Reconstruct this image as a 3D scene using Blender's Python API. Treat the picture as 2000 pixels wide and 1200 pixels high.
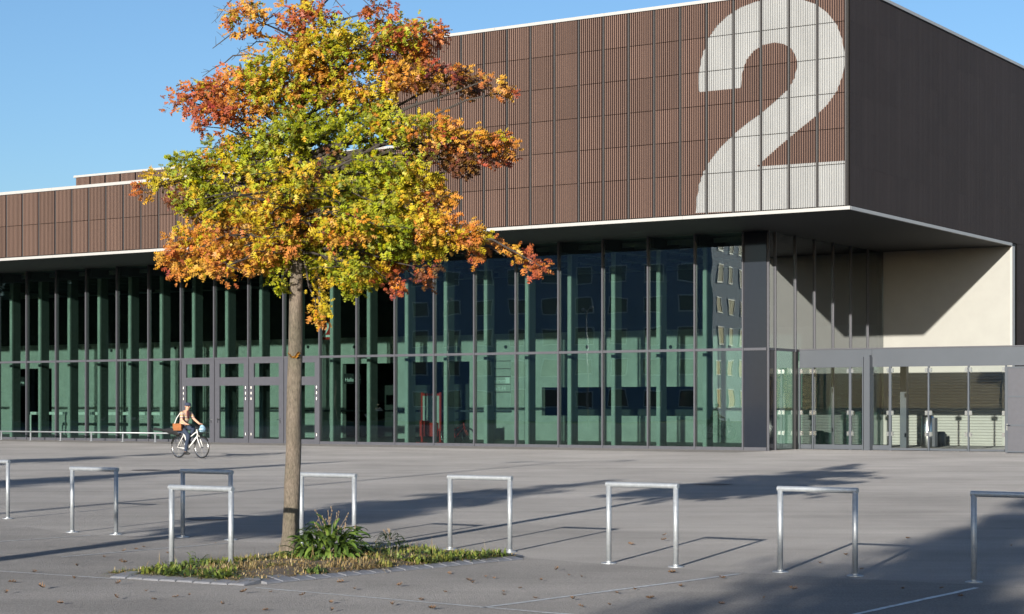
import bpy, math, random
import numpy as np
from mathutils import Vector, Matrix
random.seed(7)
rng = np.random.default_rng(7)
R = math.radians
for o in list(bpy.data.objects):
    bpy.data.objects.remove(o)
S = bpy.context.scene
COL = S.collection
PI = math.pi

# ------------------------------------------------------------------ camera
FPX, HY, CAMZ = 3628.0, 790.0, 1.75          # focal length and horizon of the photograph (2000 px wide)
cam = bpy.data.cameras.new('camera')
cam_o = bpy.data.objects.new('camera', cam)
COL.objects.link(cam_o)
cam_o.location = (0, 0, CAMZ)
cam_o.rotation_euler = (PI / 2, 0, 0)
cam.sensor_width = 36.0
cam.lens = 36.0 * FPX / 2000.0
cam.shift_y = (HY - 600.0) / 2000.0
cam.clip_start, cam.clip_end = 0.3, 3000
S.camera = cam_o

# ------------------------------------------------------------------ sky and sun
TAN = 0.205
LD = Vector((0.348, 0.938, -TAN)).normalized()      # the way the light travels
EL = math.asin(-LD.z)
W = bpy.data.worlds.new('World'); S.world = W; W.use_nodes = True
wn = W.node_tree
for n in list(wn.nodes): wn.nodes.remove(n)
wo = wn.nodes.new('ShaderNodeOutputWorld'); wb = wn.nodes.new('ShaderNodeBackground')
sk = wn.nodes.new('ShaderNodeTexSky')
sk.sky_type = 'NISHITA'; sk.sun_disc = False
sk.sun_elevation = EL; sk.sun_rotation = math.atan2(-LD.x, -LD.y)
sk.altitude = 500; sk.air_density = 1.0; sk.dust_density = 1.5; sk.ozone_density = 3.8
wb.inputs['Strength'].default_value = 0.112
wn.links.new(sk.outputs[0], wb.inputs[0]); wn.links.new(wb.outputs[0], wo.inputs[0])
sun = bpy.data.lights.new('sun', 'SUN'); sun.energy = 5.0; sun.angle = R(0.5); sun.color = (1.0, 0.93, 0.82)
so = bpy.data.objects.new('sun', sun); COL.objects.link(so)
so.rotation_euler = LD.to_track_quat('-Z', 'Y').to_euler(); so.location = (-20, -40, 30)
S.view_settings.view_transform = 'Standard'; S.view_settings.look = 'None'
S.view_settings.gamma = 1.0; S.view_settings.exposure = 0.62; S.view_settings.use_curve_mapping = False
S.render.engine = 'CYCLES'
S.cycles.max_bounces = 7; S.cycles.transparent_max_bounces = 24; S.cycles.glossy_bounces = 4
S.cycles.diffuse_bounces = 3; S.cycles.use_denoising = True
S.cycles.caustics_reflective = False; S.cycles.caustics_refractive = False

# ------------------------------------------------------------------ helpers
def tag(o, label=None, cat=None, group=None, kind=None):
    if label: o['label'] = label
    if cat: o['category'] = cat
    if group: o['group'] = group
    if kind: o['kind'] = kind
    return o

def empty(name, loc=(0, 0, 0), rz=0.0, label=None, cat=None, group=None):
    o = bpy.data.objects.new(name, None); COL.objects.link(o)
    o.location = loc; o.rotation_euler = (0, 0, rz); o.empty_display_size = 0.2
    return tag(o, label, cat, group)

def place(name, me, parent=None, loc=(0, 0, 0), rz=0.0):
    o = bpy.data.objects.new(name, me); COL.objects.link(o)
    o.location = loc; o.rotation_euler = (0, 0, rz)
    if parent: o.parent = parent
    return o

def copy_tree(o, parent=None, skip=()):
    c = o.copy(); COL.objects.link(c); c.parent = parent
    for ch in list(o.children):
        if ch.name.split('.')[0] not in skip:
            copy_tree(ch, c, skip)
    return c

class MB:
    def __init__(s): s.v, s.f, s.m = [], [], []
    def add(s, vs, fs, m=0):
        b = len(s.v); s.v += [tuple(p) for p in vs]
        for f in fs: s.f.append([b + i for i in f]); s.m.append(m)
        return s
    def quad(s, a, b, c, d, m=0): return s.add([a, b, c, d], [(0, 1, 2, 3)], m)
    def box(s, x0, x1, y0, y1, z0, z1, m=0):
        v = [(x, y, z) for z in (z0, z1) for y in (y0, y1) for x in (x0, x1)]
        return s.add(v, [(0, 2, 3, 1), (4, 5, 7, 6), (0, 1, 5, 4), (2, 6, 7, 3), (0, 4, 6, 2), (1, 3, 7, 5)], m)
    def bbox(s, x0, x1, y0, y1, z0, z1, c=0.01, m=0):      # chamfered vertical box: bevelled on all z edges and the top
        p = [(x0 + c, y0), (x1 - c, y0), (x1, y0 + c), (x1, y1 - c), (x1 - c, y1), (x0 + c, y1), (x0, y1 - c), (x0, y0 + c)]
        q = [(min(max(x, x0 + c), x1 - c), min(max(y, y0 + c), y1 - c)) for x, y in p]
        v = [(x, y, z0) for x, y in p] + [(x, y, z1 - c) for x, y in p] + [(x, y, z1) for x, y in q]
        fs = [tuple(range(7, -1, -1)), tuple(range(16, 24))]
        for r in (0, 8):
            for i in range(8):
                j = (i + 1) % 8; fs.append((r + i, r + j, r + 8 + j, r + 8 + i))
        return s.add(v, fs, m)
    def tube(s, pts, rad, n=8, caps=True, m=0):
        pts = [Vector(p) for p in pts]
        if not hasattr(rad, '__len__'): rad = [rad] * len(pts)
        b = len(s.v); ref = None
        for i, p in enumerate(pts):
            t = (pts[min(i + 1, len(pts) - 1)] - pts[max(i - 1, 0)])
            t = t.normalized() if t.length > 1e-9 else Vector((0, 0, 1))
            if ref is None:
                ref = Vector((1, 0, 0)) if abs(t.x) < 0.9 else Vector((0, 1, 0))
            e1 = (ref - t * ref.dot(t)).normalized(); e2 = t.cross(e1); ref = e1
            for k in range(n):
                a = 2 * PI * k / n
                s.v.append(tuple(p + (e1 * math.cos(a) + e2 * math.sin(a)) * rad[i]))
        for i in range(len(pts) - 1):
            for k in range(n):
                k2 = (k + 1) % n
                s.f.append([b + i * n + k, b + i * n + k2, b + (i + 1) * n + k2, b + (i + 1) * n + k]); s.m.append(m)
        if caps:
            s.f.append([b + k for k in range(n - 1, -1, -1)]); s.m.append(m)
            e = b + (len(pts) - 1) * n
            s.f.append([e + k for k in range(n)]); s.m.append(m)
        return s
    def lathe(s, prof, n=24, c=(0, 0), m=0):
        b = len(s.v)
        for r, z in prof:
            for k in range(n):
                a = 2 * PI * k / n; s.v.append((c[0] + r * math.cos(a), c[1] + r * math.sin(a), z))
        for i in range(len(prof) - 1):
            for k in range(n):
                k2 = (k + 1) % n
                s.f.append([b + i * n + k, b + i * n + k2, b + (i + 1) * n + k2, b + (i + 1) * n + k]); s.m.append(m)
        s.f.append([b + k for k in range(n - 1, -1, -1)]); s.m.append(m)
        e = b + (len(prof) - 1) * n; s.f.append([e + k for k in range(n)]); s.m.append(m)
        return s
    def ring(s, c, r, rt, n=28, k=6, sx=1.0, m=0):       # torus in the local xz plane
        b = len(s.v)
        for i in range(n):
            a = 2 * PI * i / n
            for j in range(k):
                q = 2 * PI * j / k; rr = r + rt * math.cos(q)
                s.v.append((c[0] + rr * math.cos(a), c[1] + rt * sx * math.sin(q), c[2] + rr * math.sin(a)))
        for i in range(n):
            for j in range(k):
                i2, j2 = (i + 1) % n, (j + 1) % k
                s.f.append([b + i * k + j, b + i * k + j2, b + i2 * k + j2, b + i2 * k + j]); s.m.append(m)
        return s
    def mesh(s, name, mats, smooth=False):
        me = bpy.data.meshes.new(name); me.from_pydata(s.v, [], s.f)
        for mt in (mats if isinstance(mats, (list, tuple)) else [mats]): me.materials.append(mt)
        me.polygons.foreach_set('material_index', s.m)
        if smooth: me.polygons.foreach_set('use_smooth', [True] * len(s.f))
        me.update(); return me
    def build(s, name, mats, parent=None, smooth=False, loc=(0, 0, 0), rz=0.0):
        return place(name, s.mesh(name, mats, smooth), parent, loc, rz)

def np_mesh(name, verts, faces, colors=None, mat=None, smooth=False):
    me = bpy.data.meshes.new(name)
    nv, nf, k = len(verts), len(faces), faces.shape[1]
    me.vertices.add(nv); me.vertices.foreach_set('co', np.ascontiguousarray(verts, dtype=np.float32).ravel())
    me.loops.add(nf * k); me.loops.foreach_set('vertex_index', np.ascontiguousarray(faces, dtype=np.int32).ravel())
    me.polygons.add(nf); me.polygons.foreach_set('loop_start', np.arange(0, nf * k, k, dtype=np.int32))
    if colors is not None:
        at = me.color_attributes.new('tone', 'FLOAT_COLOR', 'POINT')
        c4 = np.ones((nv, 4), dtype=np.float32); c4[:, :3] = colors
        at.data.foreach_set('color', c4.ravel())
    if mat: me.materials.append(mat)
    me.update(calc_edges=True); me.validate()
    if smooth: me.polygons.foreach_set('use_smooth', [True] * nf)
    return me

# ------------------------------------------------------------------ materials
def newmat(name):
    m = bpy.data.materials.new(name); m.use_nodes = True
    nt = m.node_tree; b = nt.nodes['Principled BSDF']
    return m, nt, b, nt.nodes['Material Output']

def node(nt, t, **kw):
    n = nt.nodes.new(t)
    for k, v in kw.items():
        if k in n.inputs: n.inputs[k].default_value = v
        else: setattr(n, k, v)
    return n

def coords(nt, kind='Object'):
    return nt.nodes.new('ShaderNodeTexCoord').outputs[kind]

def simple(name, col, rough=0.5, metal=0.0, var=0.12, scale=6.0, bump=0.0, bscale=40.0, spec=0.5, stretch=(1, 1, 1), kind='Object', objvar=0.0):
    m, nt, b, out = newmat(name); L = nt.links.new
    b.inputs['Roughness'].default_value = rough; b.inputs['Metallic'].default_value = metal
    b.inputs['Specular IOR Level'].default_value = spec
    mp = node(nt, 'ShaderNodeMapping'); mp.inputs['Scale'].default_value = stretch
    L(coords(nt, kind), mp.inputs['Vector'])
    n = node(nt, 'ShaderNodeTexNoise', Scale=scale, Detail=5.0, Roughness=0.6); L(mp.outputs[0], n.inputs['Vector'])
    r = node(nt, 'ShaderNodeValToRGB'); L(n.outputs[0], r.inputs[0])
    r.color_ramp.elements[0].position = 0.25; r.color_ramp.elements[1].position = 0.75
    r.color_ramp.elements[0].color = [c * (1 - var) for c in col] + [1]
    r.color_ramp.elements[1].color = [min(1, c * (1 + var)) for c in col] + [1]
    if objvar:                                                    # each panel weathers a little differently
        oi = node(nt, 'ShaderNodeObjectInfo'); mr = node(nt, 'ShaderNodeMapRange'); L(oi.outputs['Random'], mr.inputs['Value'])
        mr.inputs['To Min'].default_value = 1 - objvar; mr.inputs['To Max'].default_value = 1 + objvar
        mm = node(nt, 'ShaderNodeMix', data_type='RGBA', blend_type='MULTIPLY'); mm.inputs[0].default_value = 1.0
        L(r.outputs[0], mm.inputs[6]); L(mr.outputs[0], mm.inputs[7]); L(mm.outputs[2], b.inputs['Base Color'])
    else: L(r.outputs[0], b.inputs['Base Color'])
    if bump:
        n2 = node(nt, 'ShaderNodeTexNoise', Scale=bscale, Detail=4.0); L(mp.outputs[0], n2.inputs['Vector'])
        bp = node(nt, 'ShaderNodeBump', Strength=bump, Distance=0.02); L(n2.outputs[0], bp.inputs['Height'])
        L(bp.outputs[0], b.inputs['Normal'])
    return m

def glass(name, tint, r0, wob=0.02, wscale=0.55, dirt=0.0):
    """Thin architectural pane: tinted transmission with a coated mirror on top (Schlick)."""
    m, nt, b, out = newmat(name); L = nt.links.new
    nt.nodes.remove(b)
    tr = node(nt, 'ShaderNodeBsdfTransparent'); tr.inputs[0].default_value = (*tint, 1)
    gl = node(nt, 'ShaderNodeBsdfGlossy'); gl.inputs['Roughness'].default_value = 0.0
    gl.inputs['Color'].default_value = (0.93, 0.97, 1, 1)
    ge = node(nt, 'ShaderNodeNewGeometry')
    d = node(nt, 'ShaderNodeVectorMath', operation='DOT_PRODUCT')
    L(ge.outputs['Incoming'], d.inputs[0]); L(ge.outputs['Normal'], d.inputs[1])
    a = node(nt, 'ShaderNodeMath', operation='ABSOLUTE'); L(d.outputs['Value'], a.inputs[0])
    i = node(nt, 'ShaderNodeMath', operation='SUBTRACT'); i.inputs[0].default_value = 1.0; L(a.outputs[0], i.inputs[1])
    p = node(nt, 'ShaderNodeMath', operation='POWER'); L(i.outputs[0], p.inputs[0]); p.inputs[1].default_value = 4.0
    f = node(nt, 'ShaderNodeMath', operation='MULTIPLY_ADD'); L(p.outputs[0], f.inputs[0])
    f.inputs[1].default_value = 1 - r0; f.inputs[2].default_value = r0
    if wob:
        oi = node(nt, 'ShaderNodeObjectInfo')
        ad = node(nt, 'ShaderNodeVectorMath', operation='MULTIPLY_ADD')
        cb = node(nt, 'ShaderNodeCombineXYZ'); L(oi.outputs['Random'], cb.inputs[0]); L(oi.outputs['Random'], cb.inputs[2])
        L(cb.outputs[0], ad.inputs[0]); ad.inputs[1].default_value = (40, 40, 40); L(coords(nt), ad.inputs[2])
        n = node(nt, 'ShaderNodeTexNoise', Scale=wscale, Detail=1.0); L(ad.outputs[0], n.inputs['Vector'])
        bp = node(nt, 'ShaderNodeBump', Strength=1.0, Distance=wob); L(n.outputs[0], bp.inputs['Height'])
        L(bp.outputs[0], gl.inputs['Normal'])
    mx = node(nt, 'ShaderNodeMixShader'); L(f.outputs[0], mx.inputs[0]); L(tr.outputs[0], mx.inputs[1]); L(gl.outputs[0], mx.inputs[2])
    L(mx.outputs[0], out.inputs['Surface'])
    return m

def asphalt(name, col, patch=0.25, bump=0.9):
    m, nt, b, out = newmat(name); L = nt.links.new
    co = coords(nt)
    b.inputs['Roughness'].default_value = 0.9; b.inputs['Specular IOR Level'].default_value = 0.2; b.inputs['Diffuse Roughness'].default_value = 1.0
    big = node(nt, 'ShaderNodeTexNoise', Scale=0.22, Detail=6.0, Roughness=0.65); L(co, big.inputs['Vector'])
    fine = node(nt, 'ShaderNodeTexNoise', Scale=55.0, Detail=3.0, Roughness=0.7); L(co, fine.inputs['Vector'])
    r1 = node(nt, 'ShaderNodeValToRGB'); L(big.outputs[0], r1.inputs[0])
    r1.color_ramp.elements[0].position = 0.3; r1.color_ramp.elements[1].position = 0.7
    r1.color_ramp.elements[0].color = [c * (1 - patch) for c in col] + [1]
    r1.color_ramp.elements[1].color = [c * (1 + patch * 0.6) for c in col] + [1]
    r2 = node(nt, 'ShaderNodeValToRGB'); L(fine.outputs[0], r2.inputs[0])
    r2.color_ramp.elements[0].position = 0.3; r2.color_ramp.elements[0].color = (0.62, 0.62, 0.62, 1)
    r2.color_ramp.elements[1].position = 0.72; r2.color_ramp.elements[1].color = (1.3, 1.3, 1.3, 1)
    mu = node(nt, 'ShaderNodeMix', data_type='RGBA', blend_type='MULTIPLY'); mu.inputs[0].default_value = 1.0
    L(r1.outputs[0], mu.inputs[6]); L(r2.outputs[0], mu.inputs[7])
    # oil spots and gum
    vo = node(nt, 'ShaderNodeTexVoronoi', Scale=0.9); L(co, vo.inputs['Vector'])
    r3 = node(nt, 'ShaderNodeValToRGB'); L(vo.outputs['Distance'], r3.inputs[0])
    r3.color_ramp.elements[0].position = 0.02; r3.color_ramp.elements[0].color = (0.7, 0.7, 0.7, 1)
    r3.color_ramp.elements[1].position = 0.07; r3.color_ramp.elements[1].color = (1, 1, 1, 1)
    m2 = node(nt, 'ShaderNodeMix', data_type='RGBA', blend_type='MULTIPLY'); m2.inputs[0].default_value = 0.8
    L(mu.outputs[2], m2.inputs[6]); L(r3.outputs[0], m2.inputs[7])
    mp = node(nt, 'ShaderNodeMapping'); mp.inputs['Rotation'].default_value = (0, 0, .35); mp.inputs['Scale'].default_value = (.07, 1, 1); L(co, mp.inputs['Vector'])
    st = node(nt, 'ShaderNodeTexNoise', Scale=1.1, Detail=6.0, Roughness=0.7); L(mp.outputs[0], st.inputs['Vector'])
    r4 = node(nt, 'ShaderNodeValToRGB'); L(st.outputs[0], r4.inputs[0])
    r4.color_ramp.elements[0].position = 0.3; r4.color_ramp.elements[0].color = (0.86, 0.86, 0.86, 1)
    r4.color_ramp.elements[1].position = 0.65; r4.color_ramp.elements[1].color = (1.08, 1.08, 1.08, 1)
    m3 = node(nt, 'ShaderNodeMix', data_type='RGBA', blend_type='MULTIPLY'); m3.inputs[0].default_value = 1.0
    L(m2.outputs[2], m3.inputs[6]); L(r4.outputs[0], m3.inputs[7])
    L(m3.outputs[2], b.inputs['Base Color'])
    gr = node(nt, 'ShaderNodeTexNoise', Scale=70.0, Detail=3.0, Roughness=0.75); L(co, gr.inputs['Vector'])
    bp = node(nt, 'ShaderNodeBump', Strength=bump, Distance=0.02); L(gr.outputs[0], bp.inputs['Height'])
    L(bp.outputs[0], b.inputs['Normal'])
    return m

def leafmat(name, trans=0.35, rough=0.45):
    m, nt, b, out = newmat(name); L = nt.links.new
    at = node(nt, 'ShaderNodeVertexColor', layer_name='tone')
    b.inputs['Roughness'].default_value = rough; b.inputs['Specular IOR Level'].default_value = 0.35
    L(at.outputs[0], b.inputs['Base Color'])
    tl = node(nt, 'ShaderNodeBsdfTranslucent'); L(at.outputs[0], tl.inputs[0])
    mx = node(nt, 'ShaderNodeMixShader'); mx.inputs[0].default_value = trans
    L(b.outputs[0], mx.inputs[1]); L(tl.outputs[0], mx.inputs[2]); L(mx.outputs[0], out.inputs['Surface'])
    return m

def bark(name):
    m, nt, b, out = newmat(name); L = nt.links.new
    mp = node(nt, 'ShaderNodeMapping'); mp.inputs['Scale'].default_value = (1, 1, 0.3); L(coords(nt), mp.inputs['Vector'])
    n = node(nt, 'ShaderNodeTexNoise', Scale=60.0, Detail=6.0, Roughness=0.8); L(mp.outputs[0], n.inputs['Vector'])
    n2 = node(nt, 'ShaderNodeTexNoise', Scale=3.0, Detail=4.0); L(coords(nt), n2.inputs['Vector'])
    r = node(nt, 'ShaderNodeValToRGB'); L(n.outputs[0], r.inputs[0])
    r.color_ramp.elements[0].position = 0.3; r.color_ramp.elements[0].color = (0.055, 0.044, 0.036, 1)
    r.color_ramp.elements[1].position = 0.68; r.color_ramp.elements[1].color = (0.25, 0.21, 0.175, 1)
    r2 = node(nt, 'ShaderNodeValToRGB'); L(n2.outputs[0], r2.inputs[0])
    r2.color_ramp.elements[0].position = 0.35; r2.color_ramp.elements[0].color = (0.75, 0.78, 0.68, 1)
    r2.color_ramp.elements[1].position = 0.7; r2.color_ramp.elements[1].color = (1.15, 1.1, 1.05, 1)
    mu = node(nt, 'ShaderNodeMix', data_type='RGBA', blend_type='MULTIPLY'); mu.inputs[0].default_value = 1.0
    L(r.outputs[0], mu.inputs[6]); L(r2.outputs[0], mu.inputs[7]); L(mu.outputs[2], b.inputs['Base Color'])
    b.inputs['Roughness'].default_value = 0.9
    bp = node(nt, 'ShaderNodeBump', Strength=0.8, Distance=0.02); L(n.outputs[0], bp.inputs['Height']); L(bp.outputs[0], b.inputs['Normal'])
    return m

M = {}
M['clad'] = simple('brown_metal', (0.034, 0.0185, 0.0175), rough=0.5, var=0.2, scale=0.7, spec=0.18, objvar=.12)
M['rib'] = simple('pale_rib_edge', (0.185, 0.115, 0.088), rough=0.5, var=0.14, scale=2.0, spec=0.2, stretch=(3, 3, .2), objvar=.12)
M['sheet'] = simple('shade_toned_sheet', (0.006, 0.0055, 0.006), rough=0.7, var=0.15, spec=0.06, objvar=.06)  # near-black flank ground, shade put into the colour
M['slat'] = simple('shade_toned_slat', (0.078, 0.061, 0.058), rough=0.55, var=0.2, scale=1.5, spec=0.12, stretch=(3, 3, .2), objvar=.06)  # darkened to look shaded where the low sun would graze the flank
M['white_clad'] = simple('white_painted_metal', (0.27, 0.277, 0.28), rough=0.4, var=0.12, scale=1.5, spec=0.5, stretch=(1, 1, 0.3))
M['post'] = simple('grey_joint_metal', (0.075, 0.072, 0.072), rough=0.45, metal=0.1)
M['backing'] = simple('dark_backing', (0.02, 0.018, 0.018), rough=0.8)
M['soffit'] = simple('dark_soffit', (0.018, 0.017, 0.016), rough=0.7, var=0.08)
M['cap'] = simple('pale_metal_cap', (0.39, 0.385, 0.375), rough=0.45, var=0.05)
M['frame'] = simple('grey_frame_metal', (0.075, 0.077, 0.092), rough=0.45, var=0.08)
M['porch'] = simple('porch_grey_metal', (0.074, 0.085, 0.102), rough=0.42, metal=0.1, var=0.06, scale=1.0)
M['steel'] = simple('bright_steel', (0.6, 0.6, 0.6), rough=0.25, metal=1.0, var=0.05)
M['darkpanel'] = simple('dark_glazed_panel', (0.018, 0.022, 0.031), rough=0.06, spec=0.35, var=0.05)
M['darkpaint'] = simple('dark_paint', (0.012, 0.012, 0.014), rough=0.6)
M['cream'] = simple('cream_render', (0.335, 0.335, 0.315), rough=0.85, var=0.05, scale=1.2, bump=0.1, bscale=60)
M['conc'] = simple('concrete', (0.40, 0.40, 0.375), rough=0.85, var=0.14, scale=1.6, bump=0.15, bscale=25)
M['fin_shade'] = simple('shade_toned_fin', (0.105, 0.11, 0.105), rough=0.7, var=0.1)  # dark tone imitates shade on the sides of the concrete fins
M['floor'] = simple('hall_floor', (0.07, 0.07, 0.07), rough=0.5, var=0.1)
M['ceil'] = simple('dark_ceiling', (0.03, 0.033, 0.032), rough=0.8)
M['roof'] = simple('roof_membrane', (0.2, 0.2, 0.2), rough=0.9)
M['glass'] = glass('green_glass', (0.665, 0.785, 0.752), 0.10, wob=0.0022, wscale=0.6)
M['sideglass'] = glass('side_glass', (0.33, 0.37, 0.40), 0.24, wob=0.002, wscale=0.4)
M['porchglass'] = glass('porch_glass', (0.93, 0.96, 0.95), 0.025, wob=0.0)
M['asphalt'] = asphalt('plaza_asphalt', (0.272, 0.262, 0.255))
M['asphalt2'] = asphalt('parking_asphalt', (0.232, 0.223, 0.217), patch=0.3)
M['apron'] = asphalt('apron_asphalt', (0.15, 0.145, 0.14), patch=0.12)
M['paint'] = simple('worn_white_paint', (0.56, 0.56, 0.54), rough=0.8, var=0.35, scale=14)
M['galv'] = simple('galvanised_steel', (0.36, 0.385, 0.41), rough=0.45, metal=0.4, var=0.18, scale=22)
M['paver'] = simple('granite_paver', (0.19, 0.195, 0.215), rough=0.85, var=0.2, scale=18, bump=0.3, bscale=90)
M['soil'] = simple('dry_soil', (0.14, 0.105, 0.07), rough=0.95, var=0.35, scale=14, bump=0.6, bscale=50)
M['bark'] = bark('bark')
M['twig'] = simple('twig_bark', (0.05, 0.041, 0.035), rough=0.85, var=0.3, scale=20)
M['leaf'] = leafmat('autumn_leaf')
M['herb'] = leafmat('herb_leaf', trans=0.25, rough=0.5)
M['dry'] = simple('dry_leaf', (0.20, 0.115, 0.06), rough=0.8, var=0.45, scale=9)
M['iron'] = simple('cast_iron', (0.05, 0.045, 0.045), rough=0.6)
M['red'] = simple('red_paint', (0.45, 0.03, 0.025), rough=0.4)
M['white'] = simple('white_paint', (0.78, 0.77, 0.74), rough=0.4, var=0.03)
M['black'] = simple('black_rubber', (0.02, 0.02, 0.02), rough=0.55)
M['skin'] = simple('skin', (0.58, 0.33, 0.22), rough=0.55, var=0.05)
M['jeans'] = simple('dark_blue_denim', (0.028, 0.042, 0.075), rough=0.9, var=0.3, scale=14)
M['navy'] = simple('navy_cloth', (0.035, 0.045, 0.08), rough=0.9)
M['maroon'] = simple('maroon_cloth', (0.06, 0.015, 0.02), rough=0.9)
M['leather'] = simple('brown_leather', (0.30, 0.11, 0.035), rough=0.5, var=0.2, scale=9)
M['bluebag'] = simple('pale_blue_plastic', (0.35, 0.55, 0.75), rough=0.3, var=0.5, scale=12)
M['grass'] = simple('verge_grass', (0.11, 0.15, 0.03), rough=0.95, var=0.4, scale=1.5)
M['dk_green'] = simple('dark_green_leaf', (0.035, 0.045, 0.016), rough=0.8)
M['flat_grey'] = simple('grey_render', (0.30, 0.36, 0.46), rough=0.85, var=0.06, scale=0.3)
M['winglass'] = simple('window_glass', (0.05, 0.06, 0.08), rough=0.05, spec=0.9)
M['vanpaint'] = simple('pale_blue_van_paint', (0.42, 0.55, 0.72), rough=0.25)
M['lettering'] = simple('pale_lettering', (0.72, 0.74, 0.72), rough=0.6, var=0.02)

def plaid():
    m, nt, b, out = newmat('plaid_cotton'); L = nt.links.new
    sp = node(nt, 'ShaderNodeSeparateXYZ'); L(coords(nt), sp.inputs[0])
    def stripes(sock, f):
        k = node(nt, 'ShaderNodeMath', operation='MULTIPLY'); L(sock, k.inputs[0]); k.inputs[1].default_value = f
        q = node(nt, 'ShaderNodeMath', operation='FRACT'); L(k.outputs[0], q.inputs[0]); return q.outputs[0]
    r1 = node(nt, 'ShaderNodeValToRGB'); L(stripes(sp.outputs[2], 9.0), r1.inputs[0]); r1.color_ramp.interpolation = 'CONSTANT'
    for p, c in ((0.0, (0.62, 0.54, 0.42)), (0.4, (0.42, 0.24, 0.09)), (0.58, (0.60, 0.50, 0.36)), (0.8, (0.26, 0.13, 0.22))):
        e = r1.color_ramp.elements.new(p); e.color = (*c, 1)
    a2 = node(nt, 'ShaderNodeMath', operation='ADD'); L(sp.outputs[0], a2.inputs[0]); L(sp.outputs[1], a2.inputs[1])
    r2 = node(nt, 'ShaderNodeValToRGB'); L(stripes(a2.outputs[0], 8.0), r2.inputs[0]); r2.color_ramp.interpolation = 'CONSTANT'
    for p, c in ((0.0, (1, 1, 1)), (0.35, (0.5, 0.36, 0.42)), (0.55, (0.95, 0.93, 0.85)), (0.8, (0.75, 0.6, 0.4))):
        e = r2.color_ramp.elements.new(p); e.color = (*c, 1)
    mu = node(nt, 'ShaderNodeMix', data_type='RGBA', blend_type='MULTIPLY'); mu.inputs[0].default_value = 1.0
    L(r1.outputs[0], mu.inputs[6]); L(r2.outputs[0], mu.inputs[7]); L(mu.outputs[2], b.inputs['Base Color'])
    b.inputs['Roughness'].default_value = 0.9
    return m
M['plaid'] = plaid()

# ------------------------------------------------------------------ survey: photograph pixels -> places on the site
UX = Vector((0.8393, -0.5437, 0)); VX = Vector((0.5437, 0.8393, 0))   # along the front (to the right), into the hall
G0 = Vector((9.62, 70.1, 0)); HROT = -math.atan2(0.5437, 0.8393)
def ground(px, py, z=0.0):
    d = FPX * (CAMZ - z) / (py - HY)
    return Vector(((px - 1000) / FPX * d, d, z))
def front(px, py, yl):                       # point on the hall's plane y = yl, in hall coordinates (x, z)
    dr = Vector(((px - 1000) / FPX, 1, (HY - py) / FPX))
    s = (yl + G0.dot(VX)) / dr.dot(VX)
    p = dr * s - G0
    return p.dot(UX), CAMZ + dr.z * s
def hall(x, y, z=0.0):
    return G0 + UX * x + VX * y + Vector((0, 0, z))

# ------------------------------------------------------------------ ground
gm = MB(); gm.quad((-700, -500, 0), (700, -500, 0), (700, 900, 0), (-700, 900, 0))
tag(gm.build('ground', M['asphalt']), 'grey asphalt plaza in front of the hall', kind='structure')
edge = [(-700, 1000), (0, 1027), (60, 1030), (135, 1043), (240, 1046), (445, 1057), (590, 1064), (790, 1078), (985, 1086), (1190, 1103),
        (1420, 1117), (1660, 1130), (1900, 1142), (2300, 1160)]
gp = [ground(x, y, 0.004) for x, y in edge]
mb = MB()
for a, b in zip(gp[:-1], gp[1:]):
    mb.quad((a.x - 0.2, -12, 0.004), (b.x - 0.2, -12, 0.004), b, a) if False else mb.quad((a.x, min(a.y, 8), 0.004), (b.x, min(b.y, 8), 0.004), b, a)
mb.quad((gp[0].x, -12, 0.004), (gp[-1].x, -12, 0.004), (gp[-1].x, 8, 0.004), (gp[0].x, 8, 0.004))
tag(mb.build('parking_asphalt', M['asphalt2']), 'darker asphalt of the car park in front of the racks', kind='structure')
mb = MB(); q = [hall(-75, -4.2, 0.004), hall(14, -4.2, 0.004), hall(14, 2.69, 0.004), hall(-75, -0.15, 0.004)]
mb.quad(hall(-75, -3.3, 0.004), hall(0.3, -3.3, 0.004), hall(0.3, -0.1, 0.004), hall(-75, -0.1, 0.004))
tag(mb.build('apron_paving', M['apron']), 'dark asphalt strip along the foot of the glass front', kind='structure')

def stripe(pa, pb, w=0.09):
    a, b = ground(*pa, 0.008), ground(*pb, 0.008); t = (b - a).normalized(); n = Vector((-t.y, t.x, 0)) * w / 2
    mb = MB(); k = 14
    for i in range(k):
        p, q = a.lerp(b, i / k), a.lerp(b, (i + 1) / k)
        j0, j1 = random.uniform(.75, 1.1), random.uniform(.75, 1.1)
        mb.quad(p - n * j0, q - n * j0, q + n * j1, p + n * j1)
    o = mb.build('painted_line', M['paint']); tag(o, kind='structure'); return o
for pa, pb in (((940, 1187), (1445, 1121)), ((1600, 1215), (1908, 1148)), ((120, 1088), (455, 1060)), ((-60, 1062), (176, 1046)),
               ((-100, 1109), (232, 1131)), ((500, 1148), (1062, 1196)), ((1062, 1196), (1500, 1232))):
    stripe(pa, pb, 0.065 if pa[0] > 900 else 0.045)

# ------------------------------------------------------------------ exhibition hall
H = empty('exhibition_hall', G0, HROT, 'exhibition hall with brown ribbed metal upper storey, giant white 2 and tall glass front', 'building')
XB, YF, ZS = 5.6, -5.49, 8.30           # right flank, front of the overhang, soffit height
XL = XB - 18.96                          # left end of the high block
def part(name, mb, mat, smooth=False, parent=None): return mb.build(name, mat, parent or H, smooth)

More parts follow.
